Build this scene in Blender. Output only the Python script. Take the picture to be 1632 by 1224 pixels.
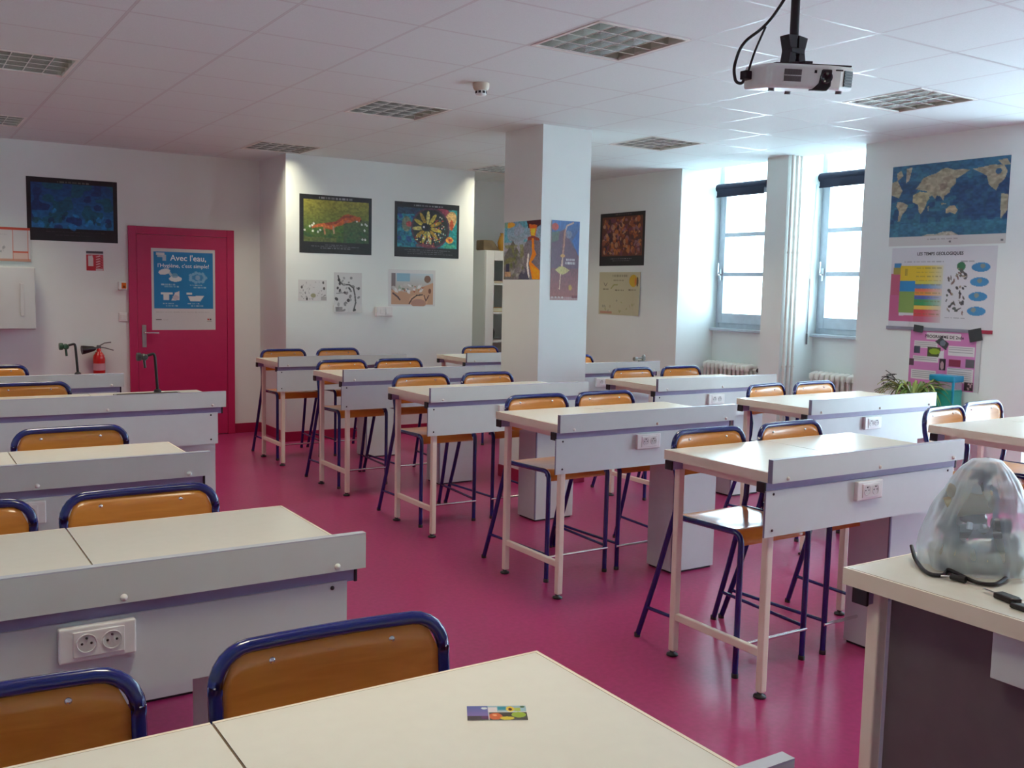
import bpy, math, random
import numpy as np
from mathutils import Vector, Matrix
random.seed(7)
S = bpy.context.scene
COL = S.collection
for o in list(bpy.data.objects):
    bpy.data.objects.remove(o)

# ------------------------------------------------------------------ camera
cam_d = bpy.data.cameras.new('camera')
cam_d.sensor_fit = 'HORIZONTAL'; cam_d.sensor_width = 36.0
cam_d.lens = 1555.26 / 1632 * 36.0
cam_d.clip_start = 0.02; cam_d.clip_end = 200
cam = bpy.data.objects.new('camera', cam_d); COL.objects.link(cam)
FW = Vector((0.53866206, 0.8369065, -0.09711176)); RT = Vector((0.84179931, -0.53938577, 0.02090261)); UP = Vector((0.03488717, 0.09300806, 0.99505396))
M = Matrix((RT, UP, -FW)).transposed().to_4x4()
M.translation = Vector((-0.76168, 0.15303, 1.56638))
cam.matrix_world = M
S.camera = cam

# ------------------------------------------------------------------ world, light levels, exposure
S.view_settings.view_transform = 'Standard'
S.view_settings.look = 'None'
S.view_settings.exposure = 0.62
S.view_settings.gamma = 1.0
S.view_settings.use_curve_mapping = False
S.cycles.use_denoising = True
S.cycles.max_bounces = 12
S.cycles.diffuse_bounces = 8
S.cycles.glossy_bounces = 4
S.cycles.transparent_max_bounces = 16
S.cycles.sample_clamp_indirect = 6.0
S.cycles.caustics_reflective = False
S.cycles.caustics_refractive = False
SKY = 9.0
LAMP_W = 6.3
LAMP_COL = (1.0, 0.925, 0.70)
w = bpy.data.worlds.new('sky'); S.world = w; w.use_nodes = True
bg = w.node_tree.nodes['Background']
bg.inputs[0].default_value = (0.64, 0.85, 1.0, 1); bg.inputs[1].default_value = SKY

# ------------------------------------------------------------------ helpers
def lin(c):
    return tuple((x / 12.92 if x <= 0.04045 else ((x + 0.055) / 1.055) ** 2.4) for x in c)
def s255(r, g, b): return lin((r / 255, g / 255, b / 255))

MATS = {}
def mat(name, col, rough=0.5, metal=0.0, noise=0.06, scale=14.0, bump=0.0, bscale=60.0, coat=0.0, spec=0.5, emit=None, estr=0.0):
    if name in MATS: return MATS[name]
    m = bpy.data.materials.new(name); m.use_nodes = True
    nt = m.node_tree; b = nt.nodes['Principled BSDF']
    b.inputs['Roughness'].default_value = rough; b.inputs['Metallic'].default_value = metal
    b.inputs['Coat Weight'].default_value = coat; b.inputs['Coat Roughness'].default_value = 0.08
    b.inputs['Specular IOR Level'].default_value = spec
    tc = nt.nodes.new('ShaderNodeTexCoord')
    n = nt.nodes.new('ShaderNodeTexNoise'); n.inputs['Scale'].default_value = scale; n.inputs['Detail'].default_value = 4
    nt.links.new(tc.outputs['Object'], n.inputs['Vector'])
    r = nt.nodes.new('ShaderNodeValToRGB')
    r.color_ramp.elements[0].position = 0.3; r.color_ramp.elements[1].position = 0.7
    r.color_ramp.elements[0].color = tuple(c * (1 - noise) for c in col[:3]) + (1,)
    r.color_ramp.elements[1].color = tuple(min(1, c * (1 + noise)) for c in col[:3]) + (1,)
    nt.links.new(n.outputs['Fac'], r.inputs['Fac']); nt.links.new(r.outputs['Color'], b.inputs['Base Color'])
    if bump > 0:
        n2 = nt.nodes.new('ShaderNodeTexNoise'); n2.inputs['Scale'].default_value = bscale; n2.inputs['Detail'].default_value = 3
        nt.links.new(tc.outputs['Object'], n2.inputs['Vector'])
        bp = nt.nodes.new('ShaderNodeBump'); bp.inputs['Strength'].default_value = bump; bp.inputs['Distance'].default_value = 0.004
        nt.links.new(n2.outputs['Fac'], bp.inputs['Height']); nt.links.new(bp.outputs['Normal'], b.inputs['Normal'])
    if emit:
        b.inputs['Emission Color'].default_value = tuple(emit) + (1,); b.inputs['Emission Strength'].default_value = estr
    MATS[name] = m
    return m

def mat_wood(name, c0, c1, rough=0.28, axis=0):
    m = bpy.data.materials.new(name); m.use_nodes = True
    nt = m.node_tree; b = nt.nodes['Principled BSDF']; b.inputs['Roughness'].default_value = rough
    b.inputs['Coat Weight'].default_value = 0.75; b.inputs['Coat Roughness'].default_value = 0.14
    tc = nt.nodes.new('ShaderNodeTexCoord'); mp = nt.nodes.new('ShaderNodeMapping')
    mp.inputs['Scale'].default_value = (2.0, 9.0, 14.0)
    n = nt.nodes.new('ShaderNodeTexNoise'); n.inputs['Scale'].default_value = 2.4; n.inputs['Detail'].default_value = 6; n.inputs['Distortion'].default_value = 1.2
    r = nt.nodes.new('ShaderNodeValToRGB'); r.color_ramp.elements[0].position = 0.3; r.color_ramp.elements[1].position = 0.72
    r.color_ramp.elements[0].color = c0 + (1,); r.color_ramp.elements[1].color = c1 + (1,)
    L = nt.links.new
    L(tc.outputs['Object'], mp.inputs['Vector']); L(mp.outputs['Vector'], n.inputs['Vector']); L(n.outputs['Fac'], r.inputs['Fac']); L(r.outputs['Color'], b.inputs['Base Color'])
    MATS[name] = m; return m

WALL = mat('wall_paint', s255(230, 236, 233), 0.6, noise=0.015, scale=3, bump=0.05, bscale=120)
CEILW = mat('ceiling_void', s255(200, 200, 200), 0.9)
PINK = mat('pink_paint', s255(190, 40, 94), 0.35, noise=0.03)
PINKB = mat('pink_baseboard', s255(160, 26, 70), 0.4, noise=0.03)
LAM = mat('white_laminate', s255(226, 222, 210), 0.22, noise=0.012, scale=30, bump=0.02, bscale=300)
EDGE = mat('beige_edge_band', s255(234, 222, 202), 0.4, noise=0.02)
BRL = mat('brown_joint', s255(120, 92, 66), 0.6)
RAIL = mat('grey_white_board', s255(206, 211, 208), 0.4, noise=0.012, scale=20)
RAILTOP = mat('board_edge_sheen', s255(196, 200, 210), 0.25, noise=0.01)  # light blue reflection on the rail top is put into its colour
PANEL = mat('modesty_board', s255(208, 214, 214), 0.42, noise=0.012, scale=20)
ENDC = mat('grey_lilac_edge', s255(130, 128, 150), 0.5)
TUBEG = mat('lilac_grey_steel', s255(150, 142, 178), 0.4)
LEGM = mat('cream_steel', s255(236, 224, 206), 0.38, noise=0.02)
BLACK = mat('black_plastic', s255(28, 25, 30), 0.45)
BLUE = mat('blue_enamel', s255(18, 29, 104), 0.22, noise=0.04, coat=0.5)
PLY = mat_wood('varnished_plywood', s255(208, 130, 46), s255(226, 150, 62))
SCREW = mat('white_cap', s255(225, 222, 214), 0.35)
DARKS = mat('dark_screw', s255(42, 36, 40), 0.4)
CHROME = mat('chrome', (0.75, 0.75, 0.76), 0.14, metal=1.0, noise=0.02)
SOCK = mat('socket_white', s255(228, 226, 224), 0.3)
SOCKI = mat('socket_inner', s255(206, 204, 202), 0.4)
METB = mat('grey_metal', s255(120, 120, 122), 0.4, metal=0.6)
WFRAME = mat('window_white', s255(190, 200, 210), 0.35)
NAVY = mat('navy_fabric', s255(13, 16, 42), 0.8)
RADW = mat('radiator_paint', s255(222, 216, 208), 0.4)
WHITE = mat('white_plastic', s255(232, 238, 235), 0.35)
GREYC = mat('cabinet_grey', s255(206, 209, 208), 0.35, noise=.01)
RED = mat('red_enamel', s255(200, 26, 26), 0.25, coat=0.4)
ORANGE = mat('orange_plastic', s255(226, 118, 30), 0.35)
YEL = mat('yellow_sticker', s255(232, 204, 20), 0.5)
GREENM = mat('tap_green', s255(40, 70, 52), 0.4)

class MB:
    def __init__(s): s.v = []; s.f = []; s.m = []; s.s = []
    def add(s, vs, fs, mi=0, smooth=False):
        k = len(s.v); s.v += [tuple(p) for p in vs]
        for f in fs: s.f.append(tuple(i + k for i in f)); s.m.append(mi); s.s.append(smooth)
        return s
    def box(s, x0, x1, y0, y1, z0, z1, mi=0):
        return s.add([(x0, y0, z0), (x1, y0, z0), (x1, y1, z0), (x0, y1, z0), (x0, y0, z1), (x1, y0, z1), (x1, y1, z1), (x0, y1, z1)],
                     [(0, 3, 2, 1), (4, 5, 6, 7), (0, 1, 5, 4), (1, 2, 6, 5), (2, 3, 7, 6), (3, 0, 4, 7)], mi)
    def tube(s, path, r, n=10, mi=0, cap=True, closed=False):
        P = [Vector(p) for p in path]; N = len(P); rr = r if isinstance(r, (list, tuple)) else [r] * N
        T = []
        for i in range(N):
            if closed: t = P[(i + 1) % N] - P[i - 1]
            else: t = P[min(i + 1, N - 1)] - P[max(i - 1, 0)]
            T.append(t.normalized() if t.length > 1e-9 else Vector((0, 0, 1)))
        u = T[0].orthogonal().normalized(); vs = []; fs = []
        for i in range(N):
            u = (u - T[i] * u.dot(T[i])); u = u.normalized() if u.length > 1e-6 else T[i].orthogonal().normalized(); w_ = T[i].cross(u)
            for k in range(n):
                a = 2 * math.pi * k / n; vs.append(P[i] + (u * math.cos(a) + w_ * math.sin(a)) * rr[i])
        for i in range(N if closed else N - 1):
            j = (i + 1) % N
            for k in range(n):
                k2 = (k + 1) % n; fs.append((i * n + k, i * n + k2, j * n + k2, j * n + k))
        s.add(vs, fs, mi, True)
        if cap and not closed:
            s.add([vs[k] for k in range(n)], [tuple(reversed(range(n)))], mi); s.add([vs[(N - 1) * n + k] for k in range(n)], [tuple(range(n))], mi)
        return s
    def cyl(s, a, b, r, n=16, mi=0): return s.tube([a, b], r, n, mi)
    def lathe(s, prof, c=(0, 0, 0), n=24, mi=0, axis='z'):
        vs = []; fs = []
        for (r, z) in prof:
            for k in range(n):
                a = 2 * math.pi * k / n; x, y = r * math.cos(a), r * math.sin(a)
                p = {'z': (x, y, z), 'y': (x, z, y), 'x': (z, x, y)}[axis]
                vs.append((p[0] + c[0], p[1] + c[1], p[2] + c[2]))
        for i in range(len(prof) - 1):
            for k in range(n):
                k2 = (k + 1) % n; f = (i * n + k, i * n + k2, (i + 1) * n + k2, (i + 1) * n + k)
                fs.append(f if axis != 'y' else f[::-1])
        s.add(vs, fs, mi, True)
        m_ = len(prof) - 1
        lo, hi = tuple(range(n)), tuple(range(m_ * n, m_ * n + n))
        if prof[0][0] > 1e-5: s.add(vs[:n], [lo[::-1] if axis != 'y' else lo], mi)
        if prof[-1][0] > 1e-5: s.add(vs[m_ * n:], [tuple(range(n)) if axis != 'y' else tuple(range(n))[::-1]], mi)
        return s
    def prism(s, pts, axis, a, b, mi=0):
        n = len(pts)
        def P(p, t): return {'x': (t, p[0], p[1]), 'y': (p[0], t, p[1]), 'z': (p[0], p[1], t)}[axis]
        vs = [P(p, a) for p in pts] + [P(p, b) for p in pts]
        fs = [tuple(reversed(range(n))), tuple(range(n, 2 * n))] + [(i, (i + 1) % n, n + (i + 1) % n, n + i) for i in range(n)]
        return s.add(vs, fs, mi)
    def surf(s, F, nu, nv, mi=0, thick=None, smooth=True):
        vs = [F(i / nu, j / nv) for j in range(nv + 1) for i in range(nu + 1)]; k = nu + 1
        fs = [(j * k + i, j * k + i + 1, (j + 1) * k + i + 1, (j + 1) * k + i) for j in range(nv) for i in range(nu)]
        if thick is None: return s.add(vs, fs, mi, smooth)
        T = Vector(thick); n = len(vs); vs2 = vs + [tuple(Vector(v) + T) for v in vs]
        f2 = fs + [tuple(reversed([i + n for i in f])) for f in fs]
        rim = [i for i in range(k)] + [j * k + nu for j in range(1, nv + 1)] + [nv * k + i for i in range(nu - 1, -1, -1)] + [j * k for j in range(nv - 1, 0, -1)]
        f2 += [(rim[(i + 1) % len(rim)], rim[i], rim[i] + n, rim[(i + 1) % len(rim)] + n) for i in range(len(rim))]
        return s.add(vs2, f2, mi, smooth)
    def build(s, name, mats, parent=None, bevel=0.0, loc=None, rotz=None, segs=2):
        me = bpy.data.meshes.new(name); me.from_pydata(s.v, [], s.f)
        mats = mats if isinstance(mats, (list, tuple)) else [mats]
        for m_ in mats: me.materials.append(m_)
        me.polygons.foreach_set('material_index', s.m); me.polygons.foreach_set('use_smooth', s.s); me.update()
        o = bpy.data.objects.new(name, me); COL.objects.link(o)
        if parent: o.parent = parent
        if loc: o.location = loc
        if rotz is not None: o.rotation_euler.z = rotz
        if bevel > 0:
            b = o.modifiers.new('bevel', 'BEVEL'); b.width = bevel; b.segments = segs; b.limit_method = 'ANGLE'; b.angle_limit = math.radians(50)
        return o

def tag(o, label=None, cat=None, group=None, kind=None):
    if label: o['label'] = label
    if cat: o['category'] = cat
    if group: o['group'] = group
    if kind: o['kind'] = kind
    return o
def empty(name, loc=(0, 0, 0), rz=0.0):
    o = bpy.data.objects.new(name, None); COL.objects.link(o); o.location = loc; o.rotation_euler.z = rz; o.empty_display_size = 0.05
    return o
def kids(o): return [c for c in KIDS.get(o.name, [])]
KIDS = {}
def copy_tree(src, parent=None):
    c = src.copy(); COL.objects.link(c)
    if parent: c.parent = parent
    for ch in [x for x in COL.objects if x.parent == src]: copy_tree(ch, c)
    return c
def fillet(pts, rad, n=6):
    out = [Vector(pts[0])]
    for i in range(1, len(pts) - 1):
        p, a, b = Vector(pts[i]), Vector(pts[i - 1]), Vector(pts[i + 1])
        da, db = (a - p), (b - p); r = min(rad, da.length * .49, db.length * .49)
        A, B = p + da.normalized() * r, p + db.normalized() * r
        for k in range(n + 1):
            t = k / n; out.append(A * (1 - t) ** 2 + p * 2 * t * (1 - t) + B * t * t)
    out.append(Vector(pts[-1])); return out

# ------------------------------------------------------------------ room shell
ZC = 2.83; XW = 6.184; YB = 10.25; XL = -2.3; YN = -2.6; TILE = 0.615; ZT = 3.45
LX = [-0.345, 2.115, 4.575]; LY = [1.47, 3.93, 6.39, 8.85]; LS = 0.585        # lay-in lights on the tile grid

# floor
fm = bpy.data.materials.new('raspberry_linoleum'); fm.use_nodes = True
nt = fm.node_tree; b = nt.nodes['Principled BSDF']; L = nt.links.new
b.inputs['Roughness'].default_value = 0.3; b.inputs['Specular IOR Level'].default_value = 0.5
tc = nt.nodes.new('ShaderNodeTexCoord'); n1 = nt.nodes.new('ShaderNodeTexNoise'); n1.inputs['Scale'].default_value = 40; n1.inputs['Detail'].default_value = 6
r1 = nt.nodes.new('ShaderNodeValToRGB'); r1.color_ramp.elements[0].position = .35; r1.color_ramp.elements[1].position = .65
r1.color_ramp.elements[0].color = s255(152, 42, 94) + (1,); r1.color_ramp.elements[1].color = s255(164, 48, 102) + (1,)
n2 = nt.nodes.new('ShaderNodeTexNoise'); n2.inputs['Scale'].default_value = 1.3; n2.inputs['Detail'].default_value = 5
r2 = nt.nodes.new('ShaderNodeMapRange'); r2.inputs['To Min'].default_value = .24; r2.inputs['To Max'].default_value = .40
L(tc.outputs['Object'], n1.inputs['Vector']); L(n1.outputs['Fac'], r1.inputs['Fac']); L(r1.outputs['Color'], b.inputs['Base Color'])
L(tc.outputs['Object'], n2.inputs['Vector']); L(n2.outputs['Fac'], r2.inputs['Value']); L(r2.outputs['Result'], b.inputs['Roughness'])
tag(MB().box(XL - .2, 7.1, YN - .2, YB + .2, -.1, 0).build('floor', fm), kind='structure')

# ceiling: tiles with T-bar grid, holes for the lay-in lights
cm = bpy.data.materials.new('ceiling_tiles'); cm.use_nodes = True
nt = cm.node_tree; b = nt.nodes['Principled BSDF']; L = nt.links.new
b.inputs['Roughness'].default_value = .75
geo = nt.nodes.new('ShaderNodeNewGeometry'); sp = nt.nodes.new('ShaderNodeSeparateXYZ'); L(geo.outputs['Position'], sp.inputs[0])
def mnode(op, a, bb=None):
    n = nt.nodes.new('ShaderNodeMath'); n.operation = op
    for i, x in enumerate((a, bb)):
        if x is None: continue
        if isinstance(x, (int, float)): n.inputs[i].default_value = x
        else: L(x, n.inputs[i])
    return n.outputs[0]
def griddist(o, off):
    m_ = mnode('FRACT', mnode('DIVIDE', mnode('SUBTRACT', o, off), TILE))
    return mnode('MULTIPLY', mnode('MINIMUM', m_, mnode('SUBTRACT', 1.0, m_)), TILE)
GX0 = LX[1] - .015 - 10 * TILE; GY0 = LY[1] - .015 - 20 * TILE
gd = mnode('MINIMUM', griddist(sp.outputs['X'], GX0), griddist(sp.outputs['Y'], GY0))
bar = mnode('LESS_THAN', gd, 0.0062)
groove = mnode('MULTIPLY', mnode('LESS_THAN', gd, 0.0075), mnode('SUBTRACT', 1.0, bar))
nz = nt.nodes.new('ShaderNodeTexNoise'); nz.inputs['Scale'].default_value = 180; L(geo.outputs['Position'], nz.inputs['Vector'])
rz = nt.nodes.new('ShaderNodeValToRGB'); rz.color_ramp.elements[0].color = s255(214, 224, 223) + (1,); rz.color_ramp.elements[1].color = s255(228, 238, 237) + (1,)
L(nz.outputs['Fac'], rz.inputs['Fac'])
mx = nt.nodes.new('ShaderNodeMixRGB'); L(bar, mx.inputs['Fac']); L(rz.outputs['Color'], mx.inputs['Color1']); mx.inputs['Color2'].default_value = s255(204, 208, 208) + (1,)
mx2 = nt.nodes.new('ShaderNodeMixRGB'); L(groove, mx2.inputs['Fac']); L(mx.outputs['Color'], mx2.inputs['Color1']); mx2.inputs['Color2'].default_value = s255(176, 178, 178) + (1,)
L(mx2.outputs['Color'], b.inputs['Base Color'])
L(mnode('SUBTRACT', 0.75, mnode('MULTIPLY', bar, 0.45)), b.inputs['Roughness'])
mb = MB(); EDGEX = 6.40
xs = sorted([XL, EDGEX] + [x for l in LX for x in (l, l + LS)]); ys = sorted([YN, YB] + [y for l in LY for y in (l, l + LS)])
for i in range(len(xs) - 1):
    for j in range(len(ys) - 1):
        if any(abs(xs[i] - l) < 1e-6 for l in LX) and any(abs(ys[j] - l) < 1e-6 for l in LY): continue
        mb.box(xs[i], xs[i + 1], ys[j], ys[j + 1], ZC, ZC + .02)
tag(mb.build('ceiling', cm), kind='structure')
tag(MB().box(XL - .2, 7.1, YN - .2, YB + .2, ZT, ZT + .1).box(EDGEX, EDGEX + .03, YN, YB, ZC, ZT).build('ceiling_slab', WALL), kind='structure')

# walls
tag(MB().box(XL - .2, 7.1, YB, YB + .2, 0, ZT).build('wall_back', WALL), kind='structure')
tag(MB().box(XL - .2, XL, YN, YB, 0, ZT).build('wall_left', WALL), kind='structure')
tag(MB().box(XL - .2, 7.1, YN - .2, YN, 0, ZT).build('wall_front', WALL), kind='structure')
BX0, BX1, BY = 2.565, 4.69, 9.46
tag(MB().box(BX0, BX1, BY, YB, 0, ZC).build('wall_recess', WALL), kind='structure')
def ycut(d): return d
W = [(7.03, 7.80), (5.66, 6.46), (3.0, 3.98), (1.95, 2.94), (0.2, 1.3)]   # right wall window openings; unseen ones enlarged, last one added for fill light
mb = MB(); XO = 6.98
def wallseg(pts): mb.prism(pts, 'z', 0, ZT)
wallseg([(XW, 7.80), (XO, 7.80), (XO, YB), (XW, YB)])
wallseg([(XW + .03, 6.42), (XO, 6.47), (XO, 7.02), (6.70, 7.02), (XW + .03, 6.67)])
for d in (2.94,): wallseg([(6.70, d), (XO, d), (XO, d + .06), (6.70, d + .06)])
wallseg([(XW, 4.06), (6.60, 3.98), (XO, 3.98), (XO, 5.66), (6.60, 5.66), (XW, 5.56)])
wallseg([(XW, 1.38), (6.6, 1.3), (XO, 1.3), (XO, 1.95), (6.60, 1.95), (XW, 1.85)])
wallseg([(XW, YN), (XO, YN), (XO, .2), (6.6, .2), (XW, .12)])
for (y0, y1) in W:
    mb.box(6.70, XO, y0 - .02, y1 + .02, 0, 1.20 if y0 > 5 else .10); mb.box(6.70, XO, y0 - .02, y1 + .02, 3.32 if y0 > 5 else 2.72, ZT)
tag(mb.build('wall_right', WALL), kind='structure')
tag(MB().box(3.545, 4.012, 6.475, 7.02, 0, ZC).build('wall_pillar', WALL), kind='structure')
# skirting
sk = .1
def skirt(name, boxes):
    m_ = MB()
    for bx in boxes: m_.box(*bx, 0, sk)
    tag(m_.build(name, PINKB, bevel=.003), kind='structure')
skirt('baseboard_back', [(XL, 1.25, YB - .012, YB), (2.292, BX0, YB - .012, YB), (BX1, XW, YB - .012, YB)])
skirt('baseboard_recess', [(BX0 - .012, BX0, BY - .012, YB - .013), (BX0, BX1, BY - .012, BY), (BX1, BX1 + .012, BY - .012, YB - .013)])
skirt('baseboard_pillar', [(3.533, 4.024, 6.463, 6.475), (3.533, 3.545, 6.476, 7.02), (4.012, 4.024, 6.476, 7.02)])
skirt('baseboard_right', [(XW - .012, XW, 7.80, YB - .013), (XW - .012, XW, 4.06, 5.56), (XW - .012, XW, 1.38, 1.85), (XW - .012, XW, YN, .12)])
skirt('baseboard_left', [(XL, XL + .012, YN, YB - .013)])

# door
dr = tag(empty('door_1', (1.254, YB, 0)), kind='structure')
DW, DH = 1.033, 2.1
MB().box(0, .075, -.03, .0, 0, DH).box(DW - .075, DW, -.03, 0, 0, DH).box(.075, DW - .075, -.03, 0, DH - .075, DH).build('door_frame', PINK, dr, bevel=.004)
MB().box(.077, DW - .077, -.026, 0, .008, DH - .077).build('door_leaf', PINK, dr, bevel=.003)
h = MB().box(.115, .155, -.033, -.026, .915, 1.135).build('handle_plate', mat('satin_steel', s255(176, 174, 176), .35, metal=.5), dr, bevel=.003)
MB().tube(fillet([(.135, -.033, 1.06), (.135, -.075, 1.06), (.265, -.075, 1.055)], .015), .0095).build('handle_lever', CHROME, h)

# windows
GL = bpy.data.materials.new('clear_glass'); GL.use_nodes = True
nt = GL.node_tree; nt.nodes.clear(); o_ = nt.nodes.new('ShaderNodeOutputMaterial'); t_ = nt.nodes.new('ShaderNodeBsdfTransparent'); g_ = nt.nodes.new('ShaderNodeBsdfGlossy'); mxs = nt.nodes.new('ShaderNodeMixShader')
g_.inputs['Roughness'].default_value = .02; t_.inputs[0].default_value = (.96, .98, .98, 1)
fl_ = nt.nodes.new('ShaderNodeLayerWeight'); fl_.inputs['Blend'].default_value = .5
pw_ = nt.nodes.new('ShaderNodeMath'); pw_.operation = 'POWER'; pw_.inputs[1].default_value = 4.0; fr = nt.nodes.new('ShaderNodeMath'); fr.operation = 'MULTIPLY'; fr.inputs[1].default_value = .45
nt.links.new(fl_.outputs['Facing'], pw_.inputs[0]); nt.links.new(pw_.outputs[0], fr.inputs[0]); nt.links.new(fr.outputs[0], mxs.inputs[0]); nt.links.new(t_.outputs[0], mxs.inputs[1]); nt.links.new(g_.outputs[0], mxs.inputs[2]); nt.links.new(mxs.outputs[0], o_.inputs[0])
for i, (y0, y1) in enumerate(W):
    wr = tag(empty(f'window_{i + 1}', (6.74, y0, 1.2)), kind='structure')
    wd = y1 - y0
    fz = 2.08
    if y0 < 5:      # unseen windows stretched to door height to let in more fill light
        wr.location.z = .1; fz = 2.6
        MB().box(0, .07, 0, .06, 0, fz).box(0, .07, wd - .06, wd, 0, fz).box(0, .07, .06, wd - .06, 0, .1).box(0, .07, .06, wd - .06, fz - .05, fz).box(0, .07, .06, wd - .06, 1.9, 1.98).build('outer_frame', WFRAME, wr, bevel=.004)
        for a, b2 in ((.1, 1.9), (1.98, fz - .05)): MB().box(.03, .034, .06, wd - .06, a, b2).build('pane', GL, wr)
        continue
    m_ = MB().box(0, .07, 0, .05, 0, fz).box(0, .07, wd - .05, wd, 0, fz).box(0, .07, .05, wd - .05, 0, .06).box(0, .07, .05, wd - .05, fz - .04, fz).box(0, .07, .05, wd - .05, 1.40, 1.50)
    m_.build('outer_frame', WFRAME, wr, bevel=.004)
    sm = MB().box(-.012, .04, .035, .1, .05, 1.43).box(-.012, .04, wd - .1, wd - .035, .05, 1.43).box(-.012, .04, .1, wd - .1, .05, .155).box(-.012, .04, .1, wd - .1, 1.385, 1.43)
    sash = sm.build('sash', WFRAME, wr, bevel=.004)
    for zz in (.565, .975): MB().box(-.004, .03, .1, wd - .1, zz - .021, zz + .021).build('glazing_bar', WFRAME, sash, bevel=.003)
    for a, b2 in ((.155, .544), (.586, .954), (.996, 1.385)): MB().box(.012, .016, .1, wd - .1, a, b2).build('pane', GL, sash)
    MB().box(.03, .034, .05, wd - .05, 1.5, fz - .04).build('pane', GL, wr)
    hd = MB().box(-.022, -.012, wd - .08, wd - .055, .5, .62).build('handle_plate', CHROME, wr, bevel=.002)
    MB().tube(fillet([(-.022, wd - .067, .56), (-.06, wd - .067, .56), (-.06, wd - .067, .68)], .015), .008).build('handle_lever', CHROME, hd)
    MB().box(-.09, .0, -.01, wd + .0, -.03, 0.0).build('window_sill', WFRAME, wr, bevel=.006)
WL = ['over the far radiator', 'over the radiator nearest the map']
for i, (y0, y1) in enumerate(W[:2]):
    rb = tag(empty('roller_blind', (6.665, y0 + .03, 2.66)), 'rolled up navy blind across the window ' + WL[i], 'blind', 'navy blinds on the windows')
    wd = y1 - y0 - .06
    MB().cyl((0, .01, 0), (0, wd - .01, 0), .042, 18).build('fabric_roll', NAVY, rb)
    MB().box(-.038, -.034, .03, wd - .03, -.085, 0.0).box(-.044, -.028, .03, wd - .03, -.098, -.083).build('hanging_hem', NAVY, rb)
    for yy in (0, wd): MB().box(-.02, .075, yy - .008, yy + .008, -.03, .03).build('bracket', WHITE, rb, bevel=.003)
cr = tag(MB().cyl((6.64, 6.44, 2.6), (6.60, 6.435, 1.72), .004, 8).cyl((6.60, 6.435, 1.72), (6.595, 6.435, 1.2), .0045, 8, 1).cyl((6.595, 6.435, 1.2), (6.59, 6.43, 1.1), .008, 8, 1).build('crank_rod', [WFRAME, METB]), 'thin dark blind crank rod hanging beside the window nearest the map', 'crank rod')

# heating pipes and radiators
for i, (x, lab) in enumerate([(6.25, 'white heating pipe nearest the pillar face between the two windows'), (6.31, 'middle one of three white heating pipes between the two windows'), (6.365, 'white heating pipe closest to the glass of the window nearest the map')]):
    p = MB().cyl((0, 0, 0), (0, 0, ZC), .014, 12)
    tag(p.build('heating_pipe', RADW, loc=(x, 6.395, 0)), lab, 'pipe', 'heating pipes between the windows')
    for zz in (.9, 1.95): MB().lathe([(.02, -.008), (.02, .008)], (0, 0, zz), 14).build('pipe_clip', RADW, [o for o in COL.objects if o.name.startswith('heating_pipe')][-1])
def radiator(y0, y1, lab):
    rt = tag(empty('radiator', (6.60, y0, 0)), lab, 'radiator', 'cast iron radiators under the windows')
    n = int((y1 - y0) / .06)
    for k in range(n):
        y = .03 + k * .06; m_ = MB()
        for xx in (-.055, 0, .055):
            m_.tube([(xx, y, .12), (xx, y, .79)], .016, 8)
        m_.tube([(-.055, y, .12), (-.06, y, .09), (0, y, .07), (.06, y, .09), (.055, y, .12)], .024, 8); m_.tube([(-.055, y, .79), (-.06, y, .82), (0, y, .835), (.06, y, .82), (.055, y, .79)], .026, 8)
        m_.build('section', RADW, rt)
    MB().box(-.07, .07, .02, .05, 0, .075).box(-.07, .07, n * .06 - .05, n * .06 - .02, 0, .075).build('foot', RADW, rt)
    v = MB().cyl((0, -.01, .8), (0, -.07, .8), .014).build('valve', RADW, rt); MB().lathe([(.02, -.1), (.022, -.06)], (0, 0, .8), 12, axis='y').build('valve_knob', BLACK, v)
radiator(7.10, 7.76, 'white cast iron column radiator under the far window')
radiator(5.80, 6.36, 'white cast iron column radiator under the window nearest the map')

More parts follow.
